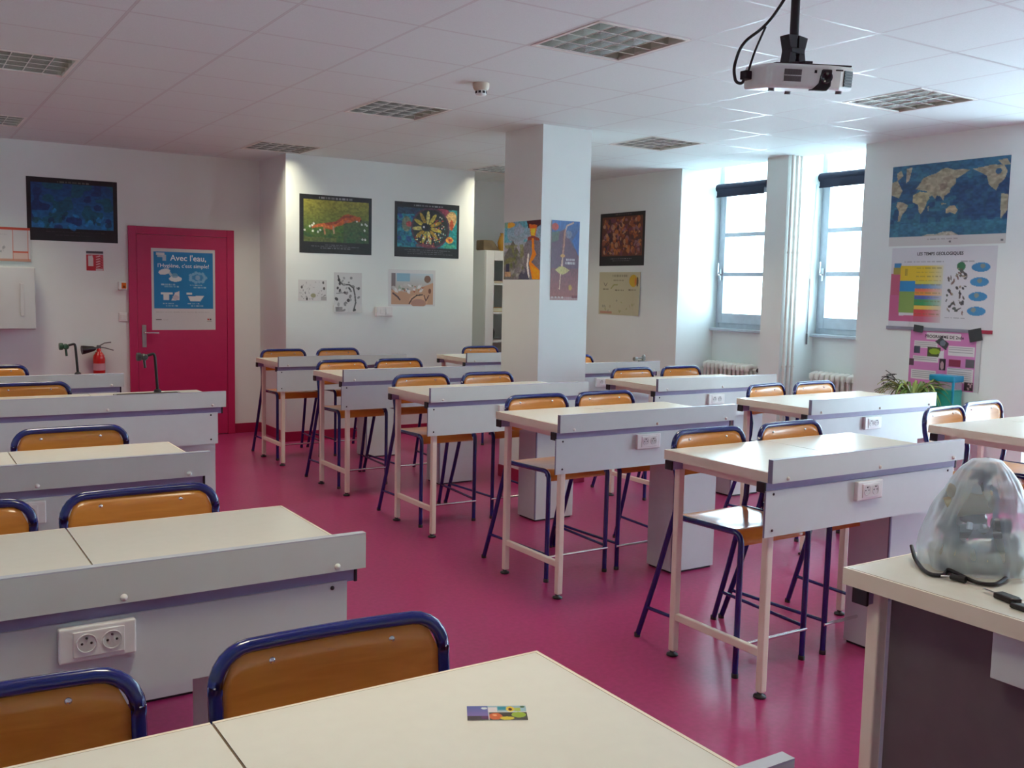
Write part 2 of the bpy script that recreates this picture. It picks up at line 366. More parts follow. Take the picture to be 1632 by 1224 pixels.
# ------------------------------------------------------------------ lay-in ceiling lights
LOUV = mat('louvre_aluminium', (0.72, 0.72, 0.70), 0.22, metal=1.0, noise=0.02)
LFR = mat('light_trim', s255(225, 222, 215), 0.35)
TUBEM = mat('fluorescent_tube', s255(240, 238, 230), 0.4, emit=(1.0, .9, .72), estr=0.8)
def ceiling_light(x, y, lab):
    t = tag(empty('ceiling_light', (x, y, ZC)), lab, 'ceiling light', 'square louvred lights set in the ceiling tiles')
    s_ = LS
    MB().box(0, s_, 0, .02, -.004, .012).box(0, s_, s_ - .02, s_, -.004, .012).box(0, .02, .02, s_ - .02, -.004, .012).box(s_ - .02, s_, .02, s_ - .02, -.004, .012).build('trim', LFR, t, bevel=.002)
    MB().box(.004, s_ - .004, .004, s_ - .004, .10, .104).box(0.001, .006, 0.001, s_, .013, .104).box(s_ - .006, s_ - .001, 0.001, s_, .013, .104).box(.006, s_ - .006, .001, .006, .013, .104).box(.006, s_ - .006, s_ - .006, s_ - .001, .013, .104).build('housing', LFR, t)
    a, b2 = .02, s_ - .02; wv = b2 - a
    m_ = MB()
    # parabolic reflectors: a pair of curved walls per tube row (4 rows along x), cross blades (5 cells)
    for k in range(5):
        y0 = a + wv * k / 4
        pts = [(y0 - .010, .06), (y0 - .004, .03), (y0 - .003, .004), (y0 + .003, .004), (y0 + .004, .03), (y0 + .010, .06)]
        pts = [(min(max(p[0], a), b2), p[1]) for p in pts]
        m_.prism(pts, 'x', a, b2)
    for k in range(1, 5):
        x0 = a + wv * k / 5
        m_.prism([(x0 - .012, .045), (x0 - .003, .005), (x0 + .003, .005), (x0 + .012, .045)], 'y', a, b2)
    for k in range(5): m_.box(a, b2, max(a, a + wv * k / 4 - .003), min(b2, a + wv * k / 4 + .003), .002, .0042, 1)
    for k in range(1, 5): m_.box(a + wv * k / 5 - .0022, a + wv * k / 5 + .0022, a, b2, .0025, .0052, 1)
    m_.build('louvre', [LOUV, LFR], t)
    MB().box(a, b2, a, b2, .094, .097).build('reflector', LOUV, t)
    for k in range(4):
        yy = a + wv * (k + .5) / 4
        MB().cyl((a + .01, yy, .078), (b2 - .01, yy, .078), .008, 10).build('tube', TUBEM, t)
    ld = bpy.data.lights.new('tube_light', 'AREA'); ld.shape = 'SQUARE'; ld.size = .5; ld.energy = LAMP_W; ld.color = LAMP_COL; ld.spread = math.radians(115)
    lo = bpy.data.objects.new('tube_light', ld); COL.objects.link(lo); lo.parent = t; lo.location = (s_ / 2, s_ / 2, -.008)
    return t
LLAB = {(0, 2): 'square louvred ceiling light cut by the left edge of the photo', (0, 3): 'furthest left ceiling light, tiny sliver above the wall cabinet',
        (1, 1): 'largest louvred ceiling light, left of the projector', (1, 2): 'louvred ceiling light left of the smoke detector', (1, 3): 'louvred ceiling light at the inner corner beside the pink door',
        (2, 1): 'bright louvred ceiling light right of the projector', (2, 2): 'dark louvred ceiling light right of the pillar top', (2, 3): 'lit louvred ceiling light half hidden behind the pillar top',
        (0, 0): 'ceiling light over the front left desk', (0, 1): 'ceiling light over the second left desk', (1, 0): 'ceiling light over the front aisle', (2, 0): 'ceiling light over the teacher desk'}
for i, x in enumerate(LX):
    for j, y in enumerate(LY): ceiling_light(x, y, LLAB[(i, j)])

# ------------------------------------------------------------------ desks
H = 0.9; D = 0.582; TH = 0.04
def tabletop(m_, x0, x1, y0, y1, bl=True, br=True, bb=True, bf=False):
    """laminate board with edge band and brown joint line on the banded sides"""
    e = .007; q_ = .0018
    m_.box(x0, x1, y0, y1, H - TH, H - .0006, 1)
    ax, bx = x0 + (e if bl else 0), x1 - (e if br else 0); ay, by = y0 + (e if bf else 0), y1 - (e if bb else 0)
    m_.box(ax, bx, ay, by, H - .002, H - .0003, 2)
    m_.box(ax + (q_ if bl else 0), bx - (q_ if br else 0), ay + (q_ if bf else 0), by - (q_ if bb else 0), H - .002, H, 0)
def make_desk(name, Ln, loc, lab, ped=True, seam=None, sink=None, socket=True, cat='desk', grp='white lab desks', legs=True):
    t = tag(empty(name, loc), lab, cat, grp)
    seam = Ln / 2 if seam is None else seam
    cuts = [0, seam, Ln] if not sink else [0, seam, sink[0], Ln]
    for k in range(2):
        if k == 1 and sink: break
        m_ = MB(); tabletop(m_, cuts[k] + (0.002 if k else 0), cuts[k + 1] - (0.002 if cuts[k + 1] < Ln else 0), 0, D, k == 0, k == 1, True)
        m_.build('tabletop', [LAM, EDGE, BRL], t)
    if sink:
        sx0, sx1, sy0, sy1 = sink
        m_ = MB(); x0 = seam + .002
        for bx in ((x0, sx0, 0, D), (sx1, Ln, 0, D), (sx0, sx1, 0, sy0), (sx0, sx1, sy1, D)):
            m_.box(*bx, H - TH, H, 0)
        m_.build('tabletop', [LAM, EDGE], t)
        sk_ = MB().box(sx0, sx1, sy0, sy1, H - .22, H - .21)
        for bx in ((sx0, sx0 + .008, sy0, sy1), (sx1 - .008, sx1, sy0, sy1), (sx0 + .008, sx1 - .008, sy0, sy0 + .008), (sx0 + .008, sx1 - .008, sy1 - .008, sy1)): sk_.box(*bx, H - .21, H - .004)
        bs = sk_.build('sink_basin', mat('sink_grey', s255(120, 116, 112), .35), t)
        MB().box(sx0 - .012, sx1 + .012, sy1 - .002, sy1 + .014, H - .001, H + .004).box(sx0 - .012, sx1 + .012, sy0 - .014, sy0 + .002, H - .001, H + .004).box(sx0 - .014, sx0 + .002, sy0, sy1, H - .001, H + .004).box(sx1 - .002, sx1 + .014, sy0, sy1, H - .001, H + .004).build('sink_rim', mat('rim_brown', s255(84, 74, 66), .5), bs)
    rl = MB().box(0, Ln + .006, -.022, 0, H - .0392, H + .047).box(0, Ln + .006, -.022, 0, H + .047, H + .0503, 1).box(-.0015, 0, -.022, 0, H - .0392, H + .0503, 2)
    r = rl.build('upstand_rail', [RAIL, RAILTOP, ENDC], t)
    sx = [.085, Ln / 2 + .03, Ln - .07] if Ln < 1.3 else [.085, .085 + (Ln - .155) / 3, .085 + (Ln - .155) * 2 / 3, Ln - .07]
    for x in sx: MB().lathe([(0, -.030), (.004, -.029), (.0075, -.025), (.008, -.0215)], (x, 0, H - .026), 14, axis='y').build('screw_cap', SCREW, r)
    for yy in (.0, D - .065):
        tb = MB().box(-.002, Ln - .012, yy + .006, yy + .046, H - .078, H - .0405).build('support_tube', TUBEG, t, bevel=.003)
        for cx in (-.010, Ln - .0135): MB().box(cx, cx + .0085, yy + .004, yy + .048, H - .080, H - .0402).build('end_cap', BLACK, tb, bevel=.002)
    pn = MB().box(-.008, Ln - .036, -.002, .0055, .65, H - .072).box(-.0095, -.008, -.002, .0055, .65, H - .072, 1).build('modesty_panel', [PANEL, ENDC], t)
    for x in (.032, Ln - .075):
        for z in (.675, .815): MB().lathe([(0, -.0045), (.005, -.004), (.0055, -.0018)], (x, 0, z), 10, axis='y').build('panel_screw', DARKS, pn)
    if socket:
        so = MB().box(.497, .655, -.022, -.002, .744, .822).build('power_socket', SOCK, t, bevel=.004)
        MB().box(.525, .63, -.035, -.031, .755, .812).build('socket_face', SOCK, so, bevel=.0015)
        for x in (.552, .604):
            MB().lathe([(.0185, -.0352), (.0205, -.0375), (.021, -.0345)], (x, 0, .785), 20, axis='y').lathe([(0, -.0353), (.0185, -.0355)], (x, 0, .785), 20, 1, axis='y').build('outlet', [SOCK, SOCKI], so)
            MB().lathe([(0, -.0362), (.0028, -.0362), (.003, -.035)], (x - .0095, 0, .785), 8, axis='y').lathe([(0, -.0362), (.0028, -.0362), (.003, -.035)], (x + .0095, 0, .785), 8, axis='y').lathe([(0, -.0385), (.0025, -.0385), (.003, -.035)], (x, 0, .797), 8, axis='y').build('contact', DARKS, so)
        for ch_ in COL.objects:
            if ch_.parent == so: ch_.location.y = .010
    lw = .032
    for (lx, ly) in ((.040, .022), (.040, D - .056), (Ln - .065, D - .056)):
        lg = MB().box(lx, lx + lw, ly, ly + lw, .022, H - .079).build('leg', LEGM, t, bevel=.005)
        MB().lathe([(.022, 0), (.026, .003), (.024, .010), (.011, .013), (.011, .023)], (lx + lw / 2 - .004, ly + lw / 2, 0), 14).build('foot', BLACK, lg)
    MB().box(.044, .068, .0545, D - .0565, .160, .192).build('stretcher', LEGM, t, bevel=.004)
    MB().box(.046, .067, .047, D - .066, H - .075, H - .043).build('side_tube', LEGM, t, bevel=.003)
    if ped:
        pm = MB().box(Ln - .345, Ln - .03, .075, .285, .012, H - .0795).box(Ln - .335, Ln - .04, .085, .275, 0, .012, 1)
        pd = pm.build('service_pedestal', [PANEL, BLACK], t)
        MB().box(Ln - .3465, Ln - .338, .0735, .082, .014, H - .082).build('corner_trim', ENDC, pd)
    return t
Mx = 2.032; My = 2.6693; Ms = 1.3825; Rx = 3.842; Ry = 2.6552; Rs = 1.3749
MD = [(-.0237, -.0022), (-.0078, .0022), (.0039, .0013), (.0169, 0), (.0106, 0)]
RD = [(-.0034, .0099), (-.0264, -.0115), (-.0029, 0), (.0077, -.0038), (.0249, .006)]
ML = ['nearest desk of the middle row, window glare on its top', 'second desk of the middle row, in front of the pillar', 'third desk of the middle row, standing left of the pillar foot', 'fourth desk of the middle row, behind the desk by the pillar', 'furthest desk of the middle row, by the pink baseboard corner']
RL_ = ['window side desk cut off by the right photo edge above the bagged microscope', 'window side desk with bluish rail in front of the potted plant', 'window side desk in front of the far radiator', 'window side desk with a chrome gas tap, right of the pillar', 'far desk by the glass cabinet, cut by the left side of the pillar']
mpos = []; rpos = []
for i in range(5):
    p = (Mx + MD[i][0], My + i * Ms + MD[i][1], 0); mpos.append(p); make_desk('lab_desk', 1.2, p, 'white ' + ML[i], grp='middle row of white lab desks')
for i in range(5):
    p = (Rx + RD[i][0], Ry + i * Rs + RD[i][1], 0); rpos.append(p); make_desk('lab_desk', 1.2, p, 'white ' + RL_[i], grp='window side row of white lab desks')
lpos = [(.2414 - 1.206, 1.0159, 0), (.2349 - 1.206, 2.385, 0), (.2256 - 1.206, 3.7444, 0), (-.975, 5.7129, 0), (-.975, 7.0331, 0)]
LL_ = ['front left lab desk in the foreground with a small printed card on it', 'left lab desk with the large double power socket facing the camera', 'left lab desk between the socket desk and the sink bench']
for i in range(3): make_desk('lab_desk', 1.2, lpos[i], 'white ' + LL_[i], grp='left row of white lab desks')
make_desk('sink_bench', 1.832, lpos[3], 'long white lab bench with a sink and tall black tap before the pink door', seam=1.2, sink=(1.335, 1.685, .14, .47), cat='lab bench', grp='left row sink benches')
make_desk('sink_bench', 1.537, lpos[4], 'white sink bench nearest the fire extinguisher and back wall', seam=.9, sink=(1.16, 1.45, .14, .47), cat='lab bench', grp='left row sink benches')

# taps
def swan_tap(loc, hgt, lab, sp_mat):
    t = tag(empty('sink_tap', loc), lab, 'tap', 'tall black taps on the sink benches')
    MB().lathe([(.022, 0), (.022, .012), (.013, .02)], (0, 0, 0), 16).tube(fillet([(0, 0, .015), (-.012, 0, hgt - .02), (-.018, 0, hgt), (-.06, 0, hgt - .012)], .015), .0085, 12).build('column', BLACK, t)
    hd = MB().lathe([(.012, -.03), (.02, -.02), (.02, .02), (.011, .032)], (-.075, 0, hgt - .02), 14, axis='y').cyl((-.075, 0, hgt - .03), (-.07, 0, hgt - .085), .008, 10).build('tap_head', sp_mat, t)
    MB().lathe([(.024, -.012), (.026, 0), (.024, .012)], (-.105, 0, hgt - .018), 14, axis='x').build('tap_knob', sp_mat, hd)
swan_tap((.607, 6.225, H), .235, 'tall black tap with grey head on the sink bench before the pink door', mat('dark_grey', s255(64, 66, 66), .4))
swan_tap((.367, 7.545, H), .22, 'tall black tap with green head beside the fire extinguisher', GREENM)
g = tag(empty('gas_tap', (4.985, 6.90, H)), 'low chrome gas tap with two outlets on the window side desk right of the pillar', 'gas tap')
MB().lathe([(.022, 0), (.022, .01), (.012, .015), (.012, .05), (.018, .055), (.018, .085), (.01, .10), (0, .102)], (0, 0, 0), 16).build('tap_body', METB, g)
MB().cyl((0, 0, .068), (-.085, .0, .068), .007, 10).cyl((0, 0, .045), (-.06, 0, .045), .006, 10).build('nozzle', METB, g)
MB().lathe([(.018, -.11), (.021, -.1), (.018, -.08)], (0, 0, .062), 14, axis='x').build('tap_knob', METB, g)

# ------------------------------------------------------------------ chairs
PROF = [(0.0, -.165), (.10, -.17), (.16, -.187), (.225, -.205), (.30, -.2)]   # depth below top edge -> y
def yb(z):
    d = .955 - z
    for (a, ya), (c, yc) in zip(PROF[:-1], PROF[1:]):
        if d <= c: return ya + (yc - ya) * max(0, (d - a)) / (c - a)
    return PROF[-1][1]
def bow(x): return .016 * (1 - (x / .21) ** 2)
def make_chair(loc, rz, lab, grp):
    t = tag(empty('lab_chair', loc, rz), lab, 'chair', grp)
    R_ = .0128
    up = [(-.2115, yb(z), z) for z in (.64, .68, .72, .76, .80, .84, .88, .90)]
    top = []
    for k in range(7):
        a = math.pi - (math.pi / 2) * k / 6; top.append((-.2115 + .06 + .06 * math.cos(a), 0, .895 + .06 * math.sin(a)))
    mid = [(x, 0, .955) for x in (-.1, -.05, 0, .05, .1)]
    half = [(x, yb(z) + bow(x), z) for x, y, z in top]
    path = up + half + [(x, yb(.955) + bow(x), z) for x, y, z in mid] + [(-x, y, z) for x, y, z in reversed(half)] + [(-x, y, z) for x, y, z in reversed(up)]
    MB().tube(path, R_, 10).build('back_frame', BLUE, t)
    for s_ in (-1, 1):
        lg = MB().tube([(s_ * .2115, yb(.645), .645), (s_ * .213, -.19, .60), (s_ * .226, -.09, .27), (s_ * .238, 0, .006)], R_, 10).build('leg', BLUE, t)
        MB().lathe([(.0145, 0), (.0145, .018), (.012, .02)], (s_ * .238, 0, 0), 10).build('foot', BLACK, lg)
    for s_ in (-1, 1):
        pth = fillet([(s_ * .2, -.195, .592), (s_ * .2, -.575, .602), (s_ * .2, -.572, .01)], .05, 7)
        lg = MB().tube(pth, R_, 10).build('leg', BLUE, t)
        MB().lathe([(.0145, 0), (.0145, .018), (.012, .02)], (s_ * .2, -.572, 0), 10).build('foot', BLACK, lg)
    for yy, zz in ((-.205, .588), (-.545, .578)): MB().tube([(-.197, yy, zz), (.197, yy, zz)], .009, 8).build('seat_bar', BLUE, t)
    for s_ in (-1, 1): MB().tube([(s_ * .232, -.045, .15), (s_ * .2, -.572, .15)], .0085, 8).build('side_stretcher', BLUE, t)
    MB().tube([(-.21, -.58, .137), (.21, -.58, .137)], .0075, 8).build('foot_bar', CHROME, t)
    def seat(u, v):
        x = -.186 + .372 * u; y = -.20 - .385 * v; z = .603 - .012 * math.sin(math.pi * min(1, v * 1.2)) * (1 - (2 * u - 1) ** 2)
        if v > .82: a = (v - .82) / .18; z -= .045 * a * a; y += .014 * a * a
        return (x, y, z)
    MB().surf(seat, 10, 14, thick=(0, 0, -.011)).build('seat', PLY, t, bevel=.002)
    def back(u, v):
        x = -.1995 + .399 * u; r = .050; zt = .944; e = .1995 - abs(x)
        if e < r: zt = .944 - r + math.sqrt(max(0, r * r - (r - e) ** 2))
        zb = .772; eb = min(e, .03); zb += .03 - math.sqrt(max(0, .0009 - (.03 - eb) ** 2)) if e < .03 else 0
        z = zb + (zt - zb) * v
        return (x, yb(z) + bow(x) * 1.25 - .007, z)
    bk = MB().surf(back, 24, 6, thick=(0, .010, 0)).build('backrest', PLY, t)
    for x in (-.112, .112): MB().lathe([(0, -.004), (.004, -.0035), (.0065, .001)], (x, yb(.922) + bow(x) * 1.25 - .007, .922), 12, axis='y').build('screw', CHROME, bk)
    return t
CH = []
def place(x, y, rz, lab, grp):
    if not CH:
        c = make_chair((x, y, 0), rz, lab, grp); CH.append(c); return c
    c = copy_tree(CH[0]); c.location = (x, y, 0); c.rotation_euler.z = rz; c['label'] = lab; c['group'] = grp; return c
MLn = ['nearest middle row desk', 'middle row desk in front of the pillar', 'middle row desk left of the pillar', 'fourth desk of the middle row', 'furthest middle row desk']
mch = [((.31, .80), (.833, .80)), ((.35, .87), (.85, .87)), ((.312, .87), (.843, .87)), ((.29, .87), (.80, .87)), ((.298, .87), (.835, .87))]
for i in range(5):
    for k in range(2):
        place(mpos[i][0] + mch[i][k][0], mpos[i][1] + mch[i][k][1], [.0, .015, -.01, .012][(i + k) % 4], f'{["left", "right"][k]} hand blue tube chair behind the {MLn[i]}', 'chairs of the middle row')
for (i, x, y, r_, lab) in [(0, .305, .87, .10, 'left of two blue framed wooden chairs behind the desk above the bagged microscope'), (0, .805, .95, .06, 'right of two blue framed wooden chairs behind the desk above the bagged microscope'),
                           (1, .375, .87, .16, 'slightly turned blue framed chair behind the desk before the potted plant'), (1, .875, .87, .03, 'straight blue framed chair before the radiator nearest the map'),
                           (2, .358, .87, .03, 'left blue framed chair behind the desk in front of the far radiator'), (2, .873, .87, .02, 'right blue framed chair behind the desk in front of the far radiator'),
                           (3, .79, .87, 0, 'blue framed chair just peeking out right of the pillar'), (4, .578, .87, 0, 'blue framed chair at the far desk in front of the glass cabinet')]:
    place(rpos[i][0] + x, rpos[i][1] + y, r_, lab, 'chairs of the window side row')
for (x, i, dy, r_, lab) in [(-.105, 0, .875, -.03, 'large foreground wooden chair with blue tube frame behind the card desk'), (-.652, 0, .875, -.03, 'foreground wooden chair cut by the left edge at the bottom of the photo'),
                            (-.148, 1, .87, 0, 'blue framed wooden chair behind the desk with the large power socket'), (-.648, 1, .87, 0, 'blue framed chair cut by the left edge behind the large power socket desk'),
                            (-.136, 2, .87, 0, 'blue framed wooden chair in front of the sink bench rail'), (-.065, 3, .87, 0, 'blue framed chair behind the sink bench, cut by the left photo edge'),
                            (-.145, 4, .87, 0, 'furthest left blue framed chair, below the grey wall cabinet')]:
    place(x, lpos[i][1] + dy, r_, lab, 'chairs of the left row')

# ------------------------------------------------------------------ printed sheets (flat posters painted as coloured meshes)
class Cv:
    """small painting surface; u to the right, v downwards, both 0..1"""
    def __init__(s, w, h, bg, px=0.005):
        s.w, s.h = w, h; s.nx, s.ny = max(8, int(w / px)), max(8, int(h / px))
        U, V = np.meshgrid(np.linspace(0, 1, s.nx + 1), np.linspace(0, 1, s.ny + 1)); s.U, s.V = U, V
        s.a = np.zeros((s.ny + 1, s.nx + 1, 3)); s.a[:] = np.array(bg) / 255.
        s.rng = np.random.default_rng(int(w * 1000) * 7 + int(h * 1000))
    def put(s, mask, col, al=1.0):
        m = (mask.astype(float) * al)[..., None]; s.a = s.a * (1 - m) + np.array(col) / 255. * m; return s
    def rect(s, u0, v0, u1, v1, col, al=1.0): return s.put((s.U >= u0) & (s.U <= u1) & (s.V >= v0) & (s.V <= v1), col, al)
    def ell(s, u, v, ru, rv, col, al=1.0, rot=0.0):
        du, dv = (s.U - u) * s.w, (s.V - v) * s.h; c, n = math.cos(rot), math.sin(rot)
        return s.put((((du * c + dv * n) / (ru * s.w)) ** 2 + ((-du * n + dv * c) / (rv * s.h)) ** 2) <= 1, col, al)
    def poly(s, pts, col, al=1.0):
        ins = np.zeros(s.U.shape, bool); n = len(pts)
        for i in range(n):
            (x0, y0), (x1, y1) = pts[i], pts[(i + 1) % n]
            if abs(y1 - y0) < 1e-9: continue
            ins ^= ((y0 > s.V) != (y1 > s.V)) & (s.U < (x1 - x0) * (s.V - y0) / (y1 - y0) + x0)
        return s.put(ins, col, al)
    def line(s, pts, wd, col, al=1.0):
        for (x0, y0), (x1, y1) in zip(pts[:-1], pts[1:]):
            X, Y = s.U * s.w, s.V * s.h; ax, ay, bx, by = x0 * s.w, y0 * s.h, x1 * s.w, y1 * s.h
            L2 = (bx - ax) ** 2 + (by - ay) ** 2 + 1e-12; t = np.clip(((X - ax) * (bx - ax) + (Y - ay) * (by - ay)) / L2, 0, 1)
            s.put(np.hypot(X - ax - t * (bx - ax), Y - ay - t * (by - ay)) <= wd, col, al)
        return s
    def noise(s, n, seed=0):
        r = np.random.default_rng(seed); g = r.random((n + 2, n + 2)); x, y = s.U * n, s.V * n; i, j = x.astype(int), y.astype(int); fx, fy = x - i, y - j
        fx, fy = fx * fx * (3 - 2 * fx), fy * fy * (3 - 2 * fy)
        return g[j, i] * (1 - fx) * (1 - fy) + g[j, i + 1] * fx * (1 - fy) + g[j + 1, i] * (1 - fx) * fy + g[j + 1, i + 1] * fx * fy
    def grad(s, u0, v0, u1, v1, c0, c1, horiz=False):
        t = np.clip((s.U - u0) / (u1 - u0) if horiz else (s.V - v0) / (v1 - v0), 0, 1)[..., None]
        c = np.array(c0) / 255. * (1 - t) + np.array(c1) / 255. * t
        m = ((s.U >= u0) & (s.U <= u1) & (s.V >= v0) & (s.V <= v1))[..., None]; s.a = np.where(m, c, s.a); return s
    def blobs(s, u0, v0, u1, v1, cols, n, r0, r1, al=.8, asp=1.0, seed=1):
        r = np.random.default_rng(seed)
        for _ in range(n): s.ell(u0 + (u1 - u0) * r.random(), v0 + (v1 - v0) * r.random(), r0 + (r1 - r0) * r.random(), (r0 + (r1 - r0) * r.random()) * asp, cols[r.integers(len(cols))], al, r.random() * 3)
        return s
    def grain(s, amt, n, gain=1.0, seed=11):
        s.a = np.clip(s.a * gain * (1 - amt + 2 * amt * s.noise(n, seed)[..., None]), 0, 1); return s
    def dashes(s, u0, v, u1, hgt, col, al=.8, seed=3, gap=.25):
        r = np.random.default_rng(seed); u = u0
        while u < u1:
            l = (.012 + .05 * r.random()); s.rect(u, v, min(u + l, u1), v + hgt, col, al * (.6 + .4 * r.random())); u += l + .012
        return s
PR = bpy.data.materials.new('printed_paper'); PR.use_nodes = True
nt = PR.node_tree; b = nt.nodes['Principled BSDF']; b.inputs['Roughness'].default_value = .42
at = nt.nodes.new('ShaderNodeVertexColor'); at.layer_name = 'Col'; nt.links.new(at.outputs['Color'], b.inputs['Base Color'])
def sheet(name, loc, rz, cv, lab=None, cat=None, group=None, curl=None, parent=None, flat=False):
    nx, ny = cv.nx, cv.ny; U, V = cv.U.ravel(), cv.V.ravel(); k = nx + 1
    off = np.zeros(len(U)) if curl is None else np.array([curl(u, v) for u, v in zip(U, V)])
    f = np.stack([U * cv.w, -off - .0012, -V * cv.h], 1); bk = f.copy(); bk[:, 1] += .0012
    n = len(f); vs = np.concatenate([f, bk])
    if flat: vs = np.stack([vs[:, 0], vs[:, 2], -vs[:, 1]], 1)
    i, j = np.meshgrid(np.arange(nx), np.arange(ny)); a = (j * k + i).ravel()
    fs = np.stack([a, a + k, a + k + 1, a + 1], 1); fs2 = fs[:, ::-1] + n
    rim = list(range(k)) + [jj * k + nx for jj in range(1, ny + 1)] + [ny * k + ii for ii in range(nx - 1, -1, -1)] + [jj * k for jj in range(ny - 1, 0, -1)]
    rs = [(rim[q], rim[(q + 1) % len(rim)], rim[(q + 1) % len(rim)] + n, rim[q] + n) for q in range(len(rim))]
    me = bpy.data.meshes.new(name); me.from_pydata(vs.tolist(), [], fs.tolist() + fs2.tolist() + rs)
    c = cv.a.reshape(-1, 3); c = np.where(c <= .04045, c / 12.92, ((c + .055) / 1.055) ** 2.4)
    col = np.ones((2 * n, 4)); col[:n, :3] = c; col[n:, :3] = .7
    ca = me.color_attributes.new('Col', 'FLOAT_COLOR', 'POINT'); ca.data.foreach_set('color', col.ravel().astype(np.float32))
    me.materials.append(PR); me.update()
    o = bpy.data.objects.new(name, me); COL.objects.link(o); o.location = loc; o.rotation_euler.z = rz
    if parent: o.parent = parent
    if lab: tag(o, lab, cat, group)
    return o
def lettering(par, txt, x, z, size, m_, align='CENTER', y=-.0022, bold=0.0, flat=False, name='lettering', sx=1.0):
    cu = bpy.data.curves.new(name, 'FONT'); cu.body = txt; cu.size = size; cu.align_x = align; cu.offset = bold; cu.resolution_u = 3
    tmp = bpy.data.objects.new(name, cu); me = bpy.data.meshes.new_from_object(tmp); bpy.data.objects.remove(tmp)
    for v in me.vertices: v.co = Vector((v.co.x * sx + x, v.co.y + z, .0022)) if flat else Vector((v.co.x * sx + x, y, v.co.y + z))
    me.name = name; me.materials.clear(); me.materials.append(m_)
    o = bpy.data.objects.new(name, me); COL.objects.link(o); o.parent = par; return o
INKW = mat('white_ink', s255(232, 236, 240), .5); INKB = mat('black_ink', s255(40, 38, 42), .5)
RZ = -math.pi / 2; YW = YB - .001; YX = BY - .001; XR = XW - .001
def bx(u, y0=YX): return u
# box-front posters were measured on y = 9.4; rescale to the real plane
def onbox(x, z):
    k = (BY - .15303) / (9.4 - .15303); return (-.76168 + (x + .76168) * k, YX, 1.56638 + (z - 1.56638) * k)

# blue poster over the left wall
c = Cv(.79, .582, (16, 14, 18)); c.grad(.05, .085, .95, .8, (14, 44, 84), (20, 78, 122))
nz_ = c.noise(9, 4); m_ = (c.U > .05) & (c.U < .95) & (c.V > .085) & (c.V < .8)
c.put(m_ & (nz_ > .62), (10, 60, 66), .6); c.put(m_ & (nz_ < .32), (14, 30, 70), .7)
c.blobs(.08, .5, .92, .78, [(24, 96, 150), (12, 54, 60), (10, 36, 60)], 26, .01, .05, .7)
c.grain(.12, 40, 1.4); c.dashes(.33, .045, .68, .028, (120, 120, 112), .8); c.dashes(.2, .85, .85, .012, (80, 70, 76), .8, 5); c.dashes(.3, .9, .7, .012, (80, 70, 76), .8, 6)
sheet('poster', (.374, YW, 2.506), 0, c, 'dark blue underwater poster with black border, left of the pink door', 'poster')
# fox
c = Cv(.772, .575, (34, 33, 34)); c.grad(.055, .085, .955, .8, (146, 138, 54), (58, 88, 44))
m_ = (c.U > .055) & (c.U < .955) & (c.V > .085) & (c.V < .8)
c.put(m_ & (c.noise(7, 2) > .55) & (c.V > .45), (62, 108, 40), .5); c.put(m_ & (c.U > .6) & (c.V > .4), (66, 78, 66), .5); c.put(m_ & (c.noise(24, 3) > .6) & (c.V > .6), (44, 84, 50), .6)
c.rect(.055, .72, .5, .8, (120, 108, 64), .5)
FOX = [(.16, .545), (.24, .50), (.34, .475), (.46, .455), (.52, .42), (.60, .325), (.66, .30), (.72, .315), (.79, .335), (.83, .335), (.845, .36), (.85, .41), (.80, .43), (.77, .40), (.70, .445), (.63, .455), (.58, .50), (.50, .525), (.44, .585), (.36, .57), (.30, .54), (.17, .575)]
c.poly(FOX, (186, 92, 44)); c.line([(.36, .49), (.5, .46), (.6, .36), (.72, .34)], .012, (140, 62, 44), .8); c.line([(.2, .55), (.3, .52), (.4, .54)], .008, (214, 124, 66), .7)
c.line([(.33, .55), (.345, .66)], .009, (170, 120, 84)); c.line([(.46, .53), (.47, .64)], .009, (170, 140, 110)); c.line([(.66, .42), (.62, .44)], .012, (176, 96, 74)); c.ell(.845, .405, .012, .018, (20, 18, 18)); c.ell(.79, .42, .012, .012, (230, 220, 210))
for u, v in [(.19, .49), (.17, .525), (.14, .545), (.07, .61), (.28, .6), (.18, .62), (.25, .63), (.86, .47), (.91, .46), (.93, .48), (.90, .57), (.87, .73), (.91, .73)]: c.ell(u, v, .014, .02, (226, 226, 214), .9)
c.grain(.16, 46, 1.05); c.dashes(.26, .035, .74, .03, (176, 172, 176), .85); 
for k, (a, b2) in enumerate([(.35, .65), (.16, .82), (.28, .7)]): c.dashes(a, .845 + k * .028, b2, .012, (150, 146, 152), .8, k)
sheet('poster', onbox(2.68, 2.448), 0, c, 'black bordered poster of a leaping orange fox on green', 'poster')
# coral and hands style painting
c = Cv(.77, .57, (30, 28, 32)); c.grad(.04, .1, .965, .82, (26, 96, 130), (30, 140, 140), True)
m_ = (c.U > .04) & (c.U < .965) & (c.V > .09) & (c.V < .82)
c.put(m_ & (c.noise(14, 5) > .58) & (c.U < .4), (40, 60, 130), .7); c.put(m_ & (c.noise(22, 6) > .6), (60, 170, 170), .5); c.put(m_ & (c.V < .22) & (c.U < .5), (46, 40, 62), .7)
c.ell(.72, .2, .16, .12, (150, 60, 80)); c.ell(.86, .3, .09, .18, (206, 170, 110), 1, .4); c.ell(.88, .38, .03, .1, (190, 80, 40)); c.ell(.18, .4, .07, .14, (150, 130, 90), .7); c.ell(.22, .4, .05, .05, (190, 70, 70), .8)
c.ell(.55, .46, .30, .38, (84, 52, 70)); c.ell(.55, .46, .275, .345, (38, 44, 46))
r = np.random.default_rng(5)
for k in range(11):
    a = 2 * math.pi * k / 11 + .2; c.ell(.5 + .14 * math.cos(a), .45 + .19 * math.sin(a), .09, .035, [(206, 184, 70), (190, 150, 50), (220, 206, 120)][k % 3], .9, a)
